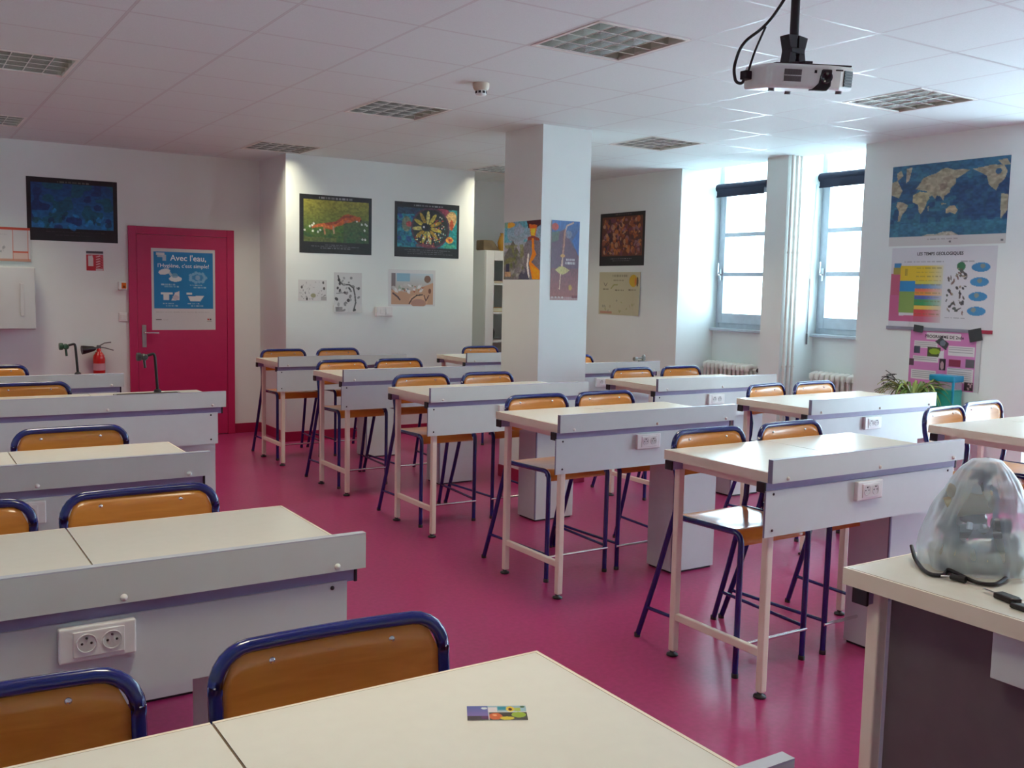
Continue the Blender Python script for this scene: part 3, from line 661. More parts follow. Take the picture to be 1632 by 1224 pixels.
for k in range(90):
    a = r.random() * 3.6 - .9; d = .1 + .16 * r.random(); c.ell(.53 + d * math.cos(a), .48 + d * 1.25 * math.sin(a), .009, .012, [(226, 220, 200), (196, 70, 56), (216, 190, 90), (90, 150, 140)][r.integers(4)])
c.ell(.46, .44, .055, .075, (24, 26, 40)); c.ell(.445, .44, .015, .02, (226, 226, 226)); c.ell(.85, .66, .06, .06, (226, 160, 60)); c.ell(.86, .66, .03, .03, (190, 70, 40)); c.ell(.85, .78, .1, .04, (80, 170, 130), .7); c.rect(.33, .76, .6, .81, (150, 70, 80), .7)
c.grain(.22, 46, 1.0); c.dashes(.29, .04, .74, .03, (176, 170, 176), .85)
for k, (a, b2) in enumerate([(.15, .86), (.2, .75), (.2, .9)]): c.dashes(a, .86 + k * .035, b2, .012, (150, 146, 152), .8, k + 9)
sheet('poster', onbox(3.705, 2.442), 0, c, 'black bordered poster of a painted dark disc with yellow petals on teal', 'poster')
# small sheets
c = Cv(.30, .21, (214, 214, 214), .0035); c.blobs(.05, .08, .95, .92, [(150, 150, 152), (178, 178, 180), (110, 110, 112)], 42, .006, .05, .6, .7)
for u, v in [(.12, .35), (.87, .12), (.9, .4), (.3, .9)]: c.ell(u, v, .035, .07, (60, 60, 62), .8)
c.ell(.52, .74, .09, .1, (150, 150, 110), .8); c.rect(.8, .8, .98, .95, (150, 150, 150), .6)
sheet('paper_sheet', onbox(2.668, 1.613), 0, c, 'small landscape sheet with faint grey drawings pinned under the fox poster', 'paper sheet')
c = Cv(.305, .405, (206, 206, 206), .0035); c.line([(.15, .08), (.2, .22), (.32, .3), (.55, .3), (.7, .38), (.75, .55), (.78, .75), (.7, .95)], .008, (86, 86, 88)); c.line([(.1, .52), (.4, .5)], .004, (120, 120, 120))
r = np.random.default_rng(8)
for k in range(30): c.ell(.08 + .85 * r.random(), .05 + .9 * r.random(), .025 + .035 * r.random(), .02 + .035 * r.random(), [(50, 50, 52), (120, 120, 122), (150, 150, 152)][r.integers(3)], .85, r.random() * 3)
c.rect(.05, .86, .3, .98, (110, 110, 112), .7)
sheet('paper_sheet', onbox(3.04, 1.693), 0, c, 'portrait sheet with dense black line drawings, curling at its lower corners', 'paper sheet', curl=lambda u, v: .012 * max(0, v - .8) * 5 * abs(2 * u - 1))
c = Cv(.553, .383, (216, 216, 216), .004); c.grad(.06, .1, .95, .95, (190, 206, 214), (190, 150, 124)); c.rect(.18, .1, .45, .32, (136, 176, 196)); c.rect(.06, .1, .15, .55, (110, 90, 92), .8); c.poly([(.06, .55), (.4, .62), (.95, .35), (.95, .95), (.06, .95)], (196, 152, 122))
c.blobs(.1, .35, .75, .6, [(226, 226, 226), (200, 196, 190), (150, 170, 150)], 18, .02, .06, .8, .8); c.ell(.83, .25, .07, .1, (130, 100, 84)); c.ell(.64, .85, .2, .18, (216, 170, 136)); c.ell(.64, .92, .16, .12, (180, 136, 120)); c.line([(.44, .93), (.5, .8), (.6, .7), (.72, .68)], .007, (70, 54, 50)); c.line([(.1, .65), (.2, .75), (.24, .82)], .009, (90, 70, 70)); c.ell(.88, .58, .03, .07, (110, 60, 40)); c.line([(.76, .7), (.8, .85), (.86, .7)], .006, (90, 50, 50)); c.blobs(.3, .4, .8, .6, [(170, 96, 70), (90, 110, 84), (110, 130, 140)], 14, .01, .025, .8)
sheet('paper_sheet', onbox(3.64, 1.742), 0, c, 'colour drawing of a cave scene in brown and pale blue above a double socket', 'paper sheet')
sk_ = tag(MB().box(0, .19, -.03, 0, 0, .1).build('wall_socket', SOCK, bevel=.006, loc=onbox(3.494, 1.256)), 'white double socket block on the white wall under the cave drawing', 'socket')
for x in (.07, .135): MB().box(x - .024, x + .024, -.0335, -.029, .024, .076).build('socket_cover', SOCK, sk_, bevel=.003)
MB().box(.1015, .1045, -.0315, -.029, .012, .088).build('joint', SOCKI, sk_)

# pillar posters
c = Cv(.53, .463, (120, 130, 140)); c.grad(0, 0, 1, .5, (110, 160, 182), (150, 150, 160)); c.put((c.noise(6, 1) > .5) & (c.V < .4), (150, 156, 176), .6); c.ell(.12, .05, .18, .05, (220, 160, 50)); c.put((c.noise(5, 9) > .6) & (c.V < .35), (70, 160, 176), .7)
c.poly([(0, .6), (.25, .32), (.5, .62), (.5, 1), (0, 1)], (96, 100, 96)); c.poly([(.5, .5), (.68, .28), (.95, .3), (1, .4), (1, 1), (.3, 1)], (112, 108, 118)); c.put((c.noise(12, 2) > .55) & (c.V > .4) & (c.U < .55), (112, 120, 62), .6); c.poly([(0, .75), (.6, .6), (.75, 1), (0, 1)], (108, 108, 112), .7)
c.poly([(.62, 0), (1, 0), (1, .08), (.9, .12), (.66, .12)], (66, 26, 32)); c.poly([(.68, .06), (.9, .08), (.86, .25), (.8, .3), (.74, .26)], (226, 100, 30)); c.poly([(.72, .14), (.86, .14), (.82, .3), (.76, .28)], (250, 180, 40)); c.poly([(.66, .28), (.78, .25), (.94, .3), (.98, .34), (.66, .33)], (130, 60, 50))
c.poly([(.76, .3), (.82, .3), (.84, .5), (.9, .57), (.82, .66), (.76, .7), (.92, .8), (1, .85), (1, 1), (.8, 1), (.7, .72), (.78, .55)], (236, 122, 24)); c.poly([(.74, .74), (.98, .86), (.96, 1), (.82, 1)], (250, 140, 20)); c.line([(.68, .58), (.66, .75), (.7, .95)], .012, (222, 216, 206)); c.poly([(.4, .95), (.6, .78), (.72, 1), (.4, 1)], (70, 70, 90)); c.rect(.06, .72, .16, .88, (50, 56, 80)); c.rect(.03, .86, .2, .95, (160, 130, 100)); c.blobs(.2, .4, .6, .95, [(140, 140, 140), (90, 104, 60), (84, 84, 92)], 24, .015, .05, .6)
c.grain(.12, 50, 1.25)
sheet('poster', (3.5445, 7.003, 2.104), RZ, c, 'poster of an erupting volcano with orange lava on the left pillar face', 'poster', 'volcano posters on the pillar')
c = Cv(.268, .622, (130, 70, 80), .004); c.grad(0, 0, 1, .35, (74, 120, 190), (90, 84, 110)); c.grad(0, .35, 1, 1, (104, 62, 84), (170, 88, 74)); c.poly([(0, .2), (.4, .12), (.5, .12), (.9, .4), (1, .5), (1, .6), (0, .6)], (110, 72, 92)); c.ell(.12, .08, .13, .045, (200, 70, 56)); c.poly([(0, .15), (.3, .13), (.25, .25), (0, .28)], (96, 110, 90), .8); c.ell(.62, .17, .12, .05, (150, 150, 170), .7); c.poly([(.75, .25), (1, .1), (1, .45)], (60, 110, 190), .9)
c.line([(.78, .02), (.55, .06), (.48, .15), (.46, .3), (.42, .45), (.42, .6)], .006, (226, 190, 170)); c.line([(.47, .12), (.44, .4)], .012, (170, 84, 60), .5); c.line([(.42, .45), (.36, .66), (.33, .86)], .005, (228, 180, 150)); c.ell(.42, .44, .08, .022, (220, 160, 90)); c.poly([(.16, .62), (.3, .58), (.42, .57), (.55, .59), (.68, .62), (.55, .66), (.42, .68), (.3, .66)], (210, 190, 116)); c.ell(.72, .84, .06, .035, (206, 150, 60)); c.rect(0, .955, 1, 1, (196, 176, 176), .6)
for k in range(4): c.ell(.08 + .12 * k, .965, .025, .014, (230, 210, 200))
c.rect(.78, .94, 1, .97, (130, 30, 40)); c.dashes(.55, .475, .86, .028, (226, 220, 216), 1, 4); c.dashes(.52, .515, .88, .028, (226, 220, 216), 1, 6)
c.grain(.10, 40, .88)
sheet('poster', (3.643, 6.474, 2.107), 0, c, 'tall narrow poster of a magma chamber in section on the front pillar face', 'poster', 'volcano posters on the pillar', curl=lambda u, v: .006 * (1 - v) * abs(2 * u - 1) ** 3)

# right wall posters (x = XW)
c = Cv(.785, .588, (34, 32, 36)); m_ = (c.U > .05) & (c.U < .95) & (c.V > .07) & (c.V < .82); c.put(m_, (110, 60, 44))
c.blobs(.09, .12, .91, .77, [(190, 100, 50), (150, 80, 54), (120, 66, 84), (206, 150, 110), (84, 50, 50), (200, 120, 60), (160, 110, 120), (60, 40, 50)], 260, .012, .05, .85, 1.1)
c.rect(0, 0, 1, .07, (34, 32, 36)); c.rect(0, .83, 1, 1, (38, 38, 42)); c.rect(0, 0, .05, 1, (34, 32, 36)); c.rect(.95, 0, 1, 1, (34, 32, 36)); c.dashes(.25, .86, .75, .012, (150, 146, 150), .8, 3); c.dashes(.3, .9, .7, .012, (150, 146, 150), .8, 5); c.dashes(.35, .025, .7, .02, (120, 100, 90), .6, 5)
sheet('poster', (XR, 9.138, 2.436), RZ, c, 'black bordered poster filled with brown and orange autumn leaves', 'poster')
c = Cv(.735, .478, (196, 190, 160)); c.ell(.83, .2, .1, .14, (206, 170, 50)); c.ell(.88, .22, .02, .1, (216, 120, 60)); c.ell(.93, .22, .025, .11, (110, 90, 70)); c.dashes(.32, .06, .7, .05, (120, 114, 96), .6, 2); c.dashes(.35, .17, .6, .03, (120, 114, 96), .6, 4); c.dashes(.1, .38, .24, .04, (90, 84, 70), .7, 4); c.dashes(.4, .4, .6, .04, (90, 84, 70), .7, 5); c.dashes(.72, .39, .9, .04, (90, 84, 70), .7, 5); c.line([(.3, .38), (.36, .3), (.45, .29)], .008, (150, 150, 90), .8); c.line([(.12, .25), (.16, .33), (.2, .25)], .004, (100, 84, 90)); c.rect(.04, .92, .33, .97, (190, 130, 114), .8); c.blobs(.1, .6, .95, .92, [(160, 160, 110), (130, 130, 120), (170, 150, 120)], 14, .01, .03, .6)
sheet('poster', (XR, 9.127, 1.776), RZ, c, 'pale yellow handmade poster with handwriting and a small fruit, below the leaf poster', 'poster', curl=lambda u, v: .02 * max(0, u - .85) / .15 * (.4 + .6 * v))
# world map
c = Cv(.993, .638, (206, 204, 200)); c.rect(0, 0, 1, .885, (44, 92, 134)); n_ = c.noise(10, 3); mm = c.V < .885; c.put(mm & (n_ > .58), (34, 76, 122), .8); c.put(mm & (c.noise(16, 4) > .62), (58, 128, 150), .6); c.put(mm & (c.V < .2), (60, 122, 160), .5); c.put(mm & (c.V > .72), (64, 136, 160), .5); c.put(mm & (c.U > .6) & (c.V > .3) & (c.V < .7), (44, 70, 120), .5)
LAND = (176, 168, 140)
def land(pts, col=LAND): c.poly([(u, v * .885) for u, v in pts], col)
land([(0, .22), (.05, .2), (.1, .35), (.07, .45), (.03, .42), (0, .4)]); land([(.13, .04), (.18, .03), (.16, .2), (.13, .25)], (190, 180, 160)); land([(.04, .1), (.08, .06), (.1, .14), (.05, .2)]); land([(.06, .5), (.11, .51), (.16, .56), (.14, .63), (.11, .68), (.09, .78), (.07, .78), (.08, .64), (.05, .56)])
land([(.2, .42), (.26, .38), (.33, .4), (.35, .48), (.33, .52), (.31, .62), (.28, .69), (.26, .66), (.25, .56), (.2, .52)], (186, 176, 136)); land([(.335, .6), (.35, .58), (.345, .66)])
land([(.22, .34), (.26, .26), (.28, .2), (.33, .17), (.4, .14), (.44, .1), (.48, .08), (.55, .12), (.62, .12), (.68, .14), (.62, .2), (.57, .24), (.57, .3), (.53, .36), (.52, .42), (.48, .46), (.47, .52), (.44, .46), (.41, .45), (.40, .5), (.37, .44), (.35, .46), (.32, .38), (.27, .36)]); land([(.43, .3), (.5, .28), (.5, .36), (.44, .38)], (150, 136, 118)); land([(.45, .55), (.5, .57), (.46, .58)])
land([(.50, .64), (.53, .6), (.57, .6), (.6, .66), (.58, .72), (.54, .69), (.5, .7)], (190, 178, 140)); land([(.7, .13), (.78, .12), (.86, .1), (.95, .12), (.98, .2), (.96, .3), (.92, .36), (.9, .44), (.87, .4), (.84, .36), (.82, .24), (.76, .18)]); land([(.9, .05), (.97, .04), (1, .12), (.94, .12)]); land([(.94, .48), (1, .5), (1, .7), (.97, .76), (.95, .82), (.94, .6)]); c.ell(.91, .17, .025, .035, (50, 100, 140)); land([(.3, 1), (.36, .97), (.42, .98), (.48, .95), (.56, .95), (.62, 1)], (186, 180, 160))
c.put(mm & (c.a[..., 0] > .6) & (c.noise(30, 7) > .6), (150, 140, 116), .6); c.a = np.where(mm[..., None], c.a * .9 + c.a.mean(-1, keepdims=True) * .1, c.a) * np.where(mm, .86 + .24 * c.noise(44, 21), 1)[..., None]; c.dashes(.35, .92, .62, .012, (150, 140, 140), .7, 3); c.ell(.55, .96, .01, .014, (110, 110, 110)); c.rect(.96, .95, .98, .97, (120, 120, 124))
sheet('wall_map', (XR - .0015, 5.283, 2.613), RZ, c, 'world map in blue and tan hung highest on the right wall', 'map')
# geological chart
c = Cv(.90, .632, (212, 212, 216)); c.rect(.005, .33, .10, .90, (190, 90, 120)); c.poly([(0, .6), (.1, .6), (.1, .86), (.45, .84), (.45, .93), (0, .93)], (196, 96, 140)); c.rect(.03, .195, .1, .25, (60, 130, 180)); c.rect(.025, .25, .1, .335, (170, 160, 70))
c.rect(.1, .225, .52, .42, (222, 190, 44)); c.rect(.10, .42, .26, .55, (44, 140, 200)); c.rect(.095, .55, .25, .82, (132, 160, 82))
for v0, v1, cl in [(.42, .46, (206, 196, 70)), (.46, .51, (80, 130, 190)), (.51, .55, (226, 120, 90)), (.55, .6, (230, 150, 60)), (.6, .65, (80, 100, 180)), (.65, .73, (60, 150, 90)), (.73, .77, (230, 190, 80)), (.77, .86, (210, 70, 76)), (.86, .93, (190, 90, 120))]: c.rect(.255, v0, .52, v1, cl)
t_ = np.clip((c.U - .34) / .18, 0, 1)[..., None]; mk = ((c.U > .34) & (c.U < .54) & (c.V > .2) & (c.V < .94))[..., None]; c.a = np.where(mk, c.a * (1 - t_ * .85) + .83 * t_ * .85, c.a)
for k in range(12): c.dashes(.26, .25 + k * .052, .5, .012, (120, 110, 70), .5, k)
for x in (.15, .155, .165): c.line([(x, .27), (x, .35)], .003, (120, 100, 40), .7)
c.dashes(.13, .17, .52, .018, (150, 150, 156), .7, 3); c.dashes(.68, .17, .8, .014, (120, 120, 124), .7, 4); c.ell(.685, .24, .04, .055, (60, 120, 84)); c.line([(.685, .27), (.685, .34)], .005, (110, 90, 70))
r = np.random.default_rng(3)
for k in range(44): c.ell(.56 + .19 * r.random(), .26 + .56 * r.random(), .006 + .02 * r.random(), .006 + .014 * r.random(), [(90, 84, 84), (120, 90, 84), (70, 80, 74), (60, 60, 64), (150, 140, 120)][r.integers(5)], .9, r.random() * 3)
for k in range(4): c.ell(.865 - .006 * k, .25 + .175 * k, .085, .055, (70, 140, 190)); c.ell(.88 - .02 * k, .235 + .175 * k, .022, .028, (150, 150, 130), .8)
for k in range(6): c.dashes(.56, .865 + k * .016, .76 + .03 * (k % 3), .006, (120, 120, 124), .7, k)
ch = sheet('wall_chart', (XR, 5.246, 1.96), RZ, c, 'colourful geological time chart hung between the world map and pink board', 'chart')
lettering(ch, 'LES TEMPS GEOLOGIQUES', .43, -.062, .034, INKB, bold=.0008)
MB().box(-.012, .79, -.012, -.0015, -.655, -.630).box(.79, .905, -.0125, -.001, -.656, -.629, 1).build('hanging_bar', [mat('bar_grey', s255(140, 142, 156), .5), mat('bar_red', s255(170, 50, 76), .5)], ch, bevel=.003)
# pink school poster
c = Cv(.61, .46, (212, 130, 186)); c.rect(.23, .05, .72, .17, (224, 220, 220)); c.rect(.93, 0, 1, 1, (206, 204, 206)); c.rect(.03, 0, .93, .03, (216, 214, 214))
for u0, v0, u1, v1 in [(.06, .2, .40, .32), (.55, .26, .91, .42), (.05, .46, .42, .56), (.55, .62, .91, .86), (.04, .7, .40, .86)]:
    c.rect(u0, v0, u1, v1, (222, 216, 216))
    for k in range(int((v1 - v0) / .04)): c.rect(u0 + .01, v0 + .02 + k * .035, u1 - .02, v0 + .03 + k * .035, (130, 126, 130), .7)
for u0, v0, u1, v1, cl in [(.06, .30, .15, .42, (70, 76, 90)), (.26, .3, .45, .46, (70, 84, 40)), (.57, .48, .73, .6, (140, 40, 70)), (.8, .46, .92, .6, (96, 90, 96)), (.44, .48, .53, .68, (50, 40, 50)), (.8, .84, .92, .98, (60, 46, 50)), (0, .52, .07, .64, (96, 78, 90))]: c.rect(u0, v0, u1, v1, cl)
c.ell(.36, .37, .08, .05, (150, 180, 50)); c.ell(.48, .6, .025, .07, (190, 150, 160)); c.blobs(.81, .86, .91, .96, [(220, 190, 190)], 8, .008, .018); c.poly([(.36, .2), (.44, .12), (.56, .22), (.52, .34)], (60, 64, 66)); c.ell(.47, .22, .04, .05, (110, 120, 130)); c.poly([(.44, .36), (.5, .34), (.5, .48), (.42, .48)], (226, 220, 222))
pk = sheet('poster', (XR, 5.03, 1.315), RZ, c, 'pink board of school programme cards and photos behind the green plant', 'poster', curl=lambda u, v: .012 * (1 if u > .9 else 0) * (u - .9) * 10)
lettering(pk, 'PROGRAMME DE 2nde', .295, -.064, .034, INKB, bold=.0006)
for (x, z, w_, h_, rot, nm) in [(.035, .035, .085, .055, .1, 'photo_card'), (.5, .01, .105, .095, -.22, 'photo_card')]:
    o = MB().box(0, w_, -.016, -.0145, -h_, 0).build(nm, mat('photo_dark', s255(58, 62, 66), .4), pk); o.location = (x, 0, z); o.rotation_euler.y = rot

# door poster, evacuation plan, extinguisher sign
c = Cv(.625, .808, (206, 206, 208)); c.rect(.035, .04, .965, .735, (24, 128, 190)); c.rect(.08, .05, .2, .085, (206, 214, 220)); c.rect(.17, .08, .23, .15, (206, 214, 220), .8); c.rect(.09, .06, .18, .11, (206, 214, 220), .8)
for (u, v) in [(.15, .27), (.6, .3), (.15, .54), (.56, .54)]: pass
WI = (214, 220, 222)
c.ell(.2, .285, .09, .035, WI, 1, -.2); c.ell(.37, .37, .1, .035, WI); c.line([(.28, .3), (.34, .36)], .012, WI, .8); c.ell(.36, .33, .05, .03, (120, 170, 200), .8)
for k in range(14): a = k * .45; c.ell(.72 + .11 * math.cos(a) * (1 if k % 2 else 1.15), .35 + .05 * math.sin(a) * (1 if k % 2 else 1.2), .028, .02, (130, 180, 214), .9)
c.ell(.72, .35, .09, .035, (60, 140, 196)); c.ell(.72, .35, .04, .03, (150, 180, 210), .8)
c.rect(.14, .535, .32, .56, WI); c.rect(.18, .55, .27, .63, WI); c.poly([(.36, .54), (.43, .52), (.43, .63), (.3, .64)], WI); c.ell(.37, .6, .05, .03, (190, 190, 200)); c.rect(.54, .535, .63, .56, WI); c.poly([(.56, .58), (.82, .575), (.76, .64), (.6, .64)], WI)
for (u0, u1, v) in [(.15, .42, .43), (.6, .85, .435), (.17, .4, .665), (.56, .8, .665)]: c.dashes(u0, v, u1 - .06, .018, WI, .8, int(u0 * 50)); c.dashes(u0 + .05, v + .028, u1, .018, WI, .7, int(u0 * 70))
c.dashes(.06, .775, .9, .01, (170, 164, 168), .5, 5); c.rect(.06, .865, .15, .88, (110, 106, 110)); c.dashes(.17, .87, .25, .01, (150, 146, 150), .6, 2); c.rect(.87, .86, .9, .88, (190, 70, 60)); c.rect(.91, .86, .935, .88, (60, 60, 66)); c.rect(.86, .89, .94, .9, (120, 116, 120), .7)
dp = sheet('poster', (1.465, YB - .0265, 1.893), 0, c, 'blue and white hygiene poster taped to the pink door', 'poster')
lettering(dp, "Avec l'eau,", .36, -.118, .082, INKW, bold=.001); lettering(dp, "l'Hygiène, c'est simple!", .3125, -.186, .053, INKW, bold=.0004, sx=1.05)
c = Cv(.55, .308, (212, 210, 210)); c.rect(0, 0, 1, .07, (206, 84, 62)); c.rect(.0, .93, 1, 1, (200, 150, 130)); c.line([(.735, .07), (.735, .95)], .004, (210, 110, 84)); c.line([(.965, .03), (.965, .95)], .004, (210, 110, 84)); c.rect(.735, .7, .965, .74, (210, 100, 76)); c.rect(.745, .74, .955, .93, (222, 184, 170), .7); c.blobs(.35, .4, .65, .8, [(150, 150, 154), (180, 180, 184)], 12, .01, .04, .7); c.dashes(.1, .2, .65, .02, (160, 160, 164), .7)
sheet('notice_board', (-.156, YB - .03, 2.03), 0, c, 'orange bordered evacuation plan at the left edge, above the grey wall cabinet', 'notice')
c = Cv(.152, .186, (190, 34, 48), .003); c.rect(0, 0, 1, .12, (70, 72, 78)); c.rect(0, .12, 1, .19, (206, 196, 196)); c.poly([(.1, .24), (.36, .22), (.42, .4), (.42, .76), (.12, .76)], (216, 206, 204)); c.rect(.55, .24, .97, .98, (200, 80, 90))
for k in range(5): c.line([(.58, .36 + k * .13), (.74, .28 + k * .13), (.93, .4 + k * .13)], .005, (170, 30, 40)); c.line([(.6, .30 + k * .13), (.8, .24 + k * .13)], .004, (230, 190, 190))
c.rect(.55, .9, .97, 1, (216, 200, 200))
sheet('extinguisher_sign', (.876, YW, 1.841), 0, c, 'small red and white fire extinguisher sign on the wall left of the pink door', 'sign')
# switches
o = tag(MB().box(0, .075, -.05, 0, 0, .078).build('alarm_box', WHITE, bevel=.005, loc=(1.155, YB, 1.478)), 'small orange and white alarm call box beside the pink door frame', 'alarm box')
MB().box(.025, .07, -.056, -.049, .012, .068).build('alarm_cover', ORANGE, o, bevel=.003); MB().box(.036, .06, -.0585, -.055, .018, .04).build('alarm_button', mat('rust', s255(140, 60, 16), .4), o)
o = tag(MB().box(0, .085, -.012, 0, 0, .085).build('light_switch', SOCK, bevel=.004, loc=(1.158, YB, 1.168)), 'white light switch beside the pink door frame', 'switch')
MB().box(.016, .069, -.017, -.011, .016, .069).build('rocker', SOCK, o, bevel=.003)
# wall cabinet
o = tag(MB().box(-.55, .0, -.22, 0, 0, .565).build('wall_cabinet', GREYC, bevel=.008, loc=(.405, YB, 1.105)), 'pale grey wall cabinet cut by the left edge, yellow sticker on its door', 'wall cabinet')
MB().box(-.545, -.005, -.238, -.221, .006, .56).build('cabinet_door', GREYC, o, bevel=.005)
MB().box(-.13, -.098, -.252, -.239, .12, .42).build('handle', GREYC, o, bevel=.005)
MB().lathe([(0, -.2405), (.045, -.240), (.045, -.2385)], (-.44, 0, .50), 20, axis='y').build('yellow_sticker', YEL, o)

# fire extinguisher on the back wall
fe = tag(empty('fire_extinguisher', (.958, YB - .085, .655)), 'red fire extinguisher with black horn hung on the wall left of the pink door', 'fire extinguisher')
MB().lathe([(.05, 0), (.054, .008), (.054, .165), (.05, .19), (.036, .212), (.022, .226), (.019, .26)], (0, 0, 0), 24).build('cylinder', RED, fe)
MB().lathe([(.0545, .05), (.0546, .051), (.0546, .115), (.0545, .116)], (0, 0, 0), 24).build('paper_band', mat('label_pink', s255(206, 150, 160), .5), fe)
v = MB().box(-.018, .018, -.016, .016, .255, .29).cyl((-.015, 0, .268), (-.05, -.005, .258), .009).build('valve', METB, fe, bevel=.003)
MB().tube([(.012, 0, .288), (.05, -.005, .31), (.11, -.01, .318)], .005, 8).build('carry_handle', METB, fe); MB().tube([(.012, 0, .27), (.06, -.005, .262), (.13, -.012, .24)], .005, 8).build('trigger_lever', METB, fe)
hn = MB(); hn.tube([(-.03, -.005, .258), (-.05, -.006, .256), (-.13, -.012, .248), (-.155, -.014, .246)], [.014, .024, .04, .042], 16); hn.build('horn', BLACK, fe)
MB().box(-.02, .02, .05, .0845, .1, .22).build('wall_bracket', BLACK, fe)

# ------------------------------------------------------------------ glass cabinet in the recess beyond the pillar
gc = tag(empty('display_cabinet', (5.045, 9.80, 0)), 'tall white cabinet with glass door standing between the wall and the pillar', 'cabinet')
cw, cd_, chh = .9, .42, 2.0
MB().box(0, .02, 0, cd_, 0, chh).box(cw - .02, cw, 0, cd_, 0, chh).box(.02, cw - .02, 0, cd_, chh - .02, chh).box(.02, cw - .02, 0, cd_, 0, .08).box(.02, cw - .02, cd_ - .02, cd_, .08, chh - .02).build('carcass', GREYC, gc, bevel=.002)
for zz in (.94, 1.27, 1.605): MB().box(.02, cw - .02, .02, cd_ - .021, zz, zz + .022).build('shelf', WHITE, gc)
for k, x in enumerate((.0, cw / 2 + .001)):
    d_ = MB(); x1 = x + cw / 2 - .001
    d_.box(x + .003, x + .115, -.02, -.001, .08, chh - .004).box(x1 - .1, x1 - .003, -.02, -.001, .08, chh - .004).box(x + .115, x1 - .1, -.02, -.001, chh - .115, chh - .004).box(x + .115, x1 - .1, -.02, -.001, .08, .16)
    dd = d_.build('door', GREYC, gc, bevel=.003); MB().box(x + .115, x1 - .1, -.012, -.008, .16, chh - .115).build('glass_pane', GL, dd)
rk = MB(); rk.prism([(-.14, 0), (.09, 0), (.0, .105), (-.02, .115), (-.14, .12)], 'y', .02, .2)
tag(rk.build('rock_sample', mat('brown_rock', s255(110, 96, 76), .85, noise=.25, scale=9, bump=.4, bscale=14), loc=(5.19, 9.82, 2.0), bevel=.015), 'brown angular rock lying on top of the white glass cabinet', 'rock')
def book(x, z, ln, th, col, lab, dy=0):
    o = MB().box(0, ln, 0, .17, 0, th * .12).box(0, ln, 0, .17, th * .88, th).box(0, ln, .165, .17, th * .12, th * .88).build('book', mat('cover_' + lab.split()[0], col, .5), loc=(x, 9.86 + dy, z)); tag(o, lab, 'book', 'books in the glass cabinet')
    MB().box(.004, ln - .004, .006, .164, th * .13, th * .87).build('pages', mat('pages', s255(216, 206, 184), .8), o)
book(5.165, 1.292, .24, .055, s255(170, 130, 84), 'tan book lying flat on the middle shelf behind the glass')
book(5.17, 1.627, .22, .03, s255(120, 60, 56), 'maroon book lying flat on the top shelf behind the glass')
o = MB().lathe([(.03, 0), (.05, .03), (.055, .1), (.03, .17), (.02, .2)], (0, 0, 0), 16)
tag(o.build('dark_vase', mat('vase_dark', s255(40, 38, 42), .35), loc=(5.19, 9.90, .962)), 'dark rounded vase on the lower visible shelf of the glass cabinet', 'vase')
o = MB().lathe([(.03, 0), (.05, .03), (.06, .10), (.04, .16), (.025, .19), (.03, .21)], (0, 0, 0), 16)
tag(o.build('ochre_jar', mat('ochre', s255(190, 140, 50), .4), loc=(5.37, 9.95, 2.0)), 'ochre jar on top of the glass cabinet, almost hidden by the pillar', 'jar')

# ------------------------------------------------------------------ smoke detector and projector
o = tag(empty('smoke_detector', (2.40, 5.49, ZC)), 'white round smoke detector hanging from the ceiling between the louvred lights', 'smoke detector')
MB().lathe([(.05, 0), (.052, -.012), (.05, -.03), (.04, -.045)], (0, 0, 0), 24).build('base', mat('detector_cream', s255(206, 190, 170), .4), o)
hd = MB().lathe([(.032, -.045), (.034, -.065), (.03, -.075), (0, -.077)], (0, 0, 0), 24).build('sensor_head', WHITE, o)
for k in range(8): a = k * math.pi / 4; MB().box(-.008, .008, .031, .0355, -.064, -.05).build('vent_slot', BLACK, hd).rotation_euler.z = a

pj = tag(empty('projector', (1.937, 2.579, 2.262)), 'white video projector hanging from the ceiling on a black pole', 'projector')
bd = MB().prism([(-.16, .02), (-.15, .0), (.05, -.002), (.10, .012), (.165, .06), (.17, .08), (.165, .24), (.15, .25), (-.15, .25), (-.16, .235)], 'z', 0, .08).build('body', WHITE, pj, bevel=.011, segs=3)
bd.location = (-.02, -.11, .0); bd.rotation_euler = (math.radians(9), 0, math.radians(-26))
VG = mat('vent_grey', s255(112, 106, 108), .5)
MB().box(-.105, -.045, -.0028, .01, .02, .062).build('left_vent', VG, bd)
for z0 in (.0195, .0402): 
    MB().box(-.108, -.042, -.0042, .004, z0, z0 + .0028).build('vent_slat', WHITE, bd)
for k in range(7): MB().box(-.1045 + k * .0092, -.1035 + k * .0092, -.0042, .004, .0225, .0615).build('vent_slat', METB, bd)
rv = MB().box(-.026, .026, -.003, .012, .014, .066).build('right_vent', BLACK, bd); rv.location = (.138, .0385, 0); rv.rotation_euler.z = math.radians(36.4)
for k in range(5): MB().box(-.024, .024, -.0055, -.002, .019 + k * .0095, .0215 + k * .0095).build('vent_slat', VG, rv)
MB().prism([(-.005, -.004), (.05, -.004), (.062, .012), (.062, .066), (.026, .066), (.018, .02)], 'y', -.006, .03).build('lens_recess', BLACK, bd, bevel=.004)
MB().lathe([(.0, -.004), (.015, -.008), (.02, -.012), (.021, 0)], (.042, 0, .04), 20, axis='y').build('lens', mat('lens_glass', (.01, .01, .02), .05, spec=1), bd)
MB().box(.0, .008, -.0045, .004, .052, .062).build('sensor', BLACK, bd)
MB().box(.075, .1, -.004, .0, .062, .067).build('name_strip', INKB, bd)
for (x, y) in ((-.13, .04), (.12, .06), (0, .22)): MB().cyl((x, y, -.01), (x, y, .002), .011, 10).build('foot', METB, bd)
ar = MB().box(-.105, .17, .085, .115, .083, .089).box(-.03, -.0, .02, .22, .084, .092).build('mount_arm', BLACK, bd, bevel=.002)
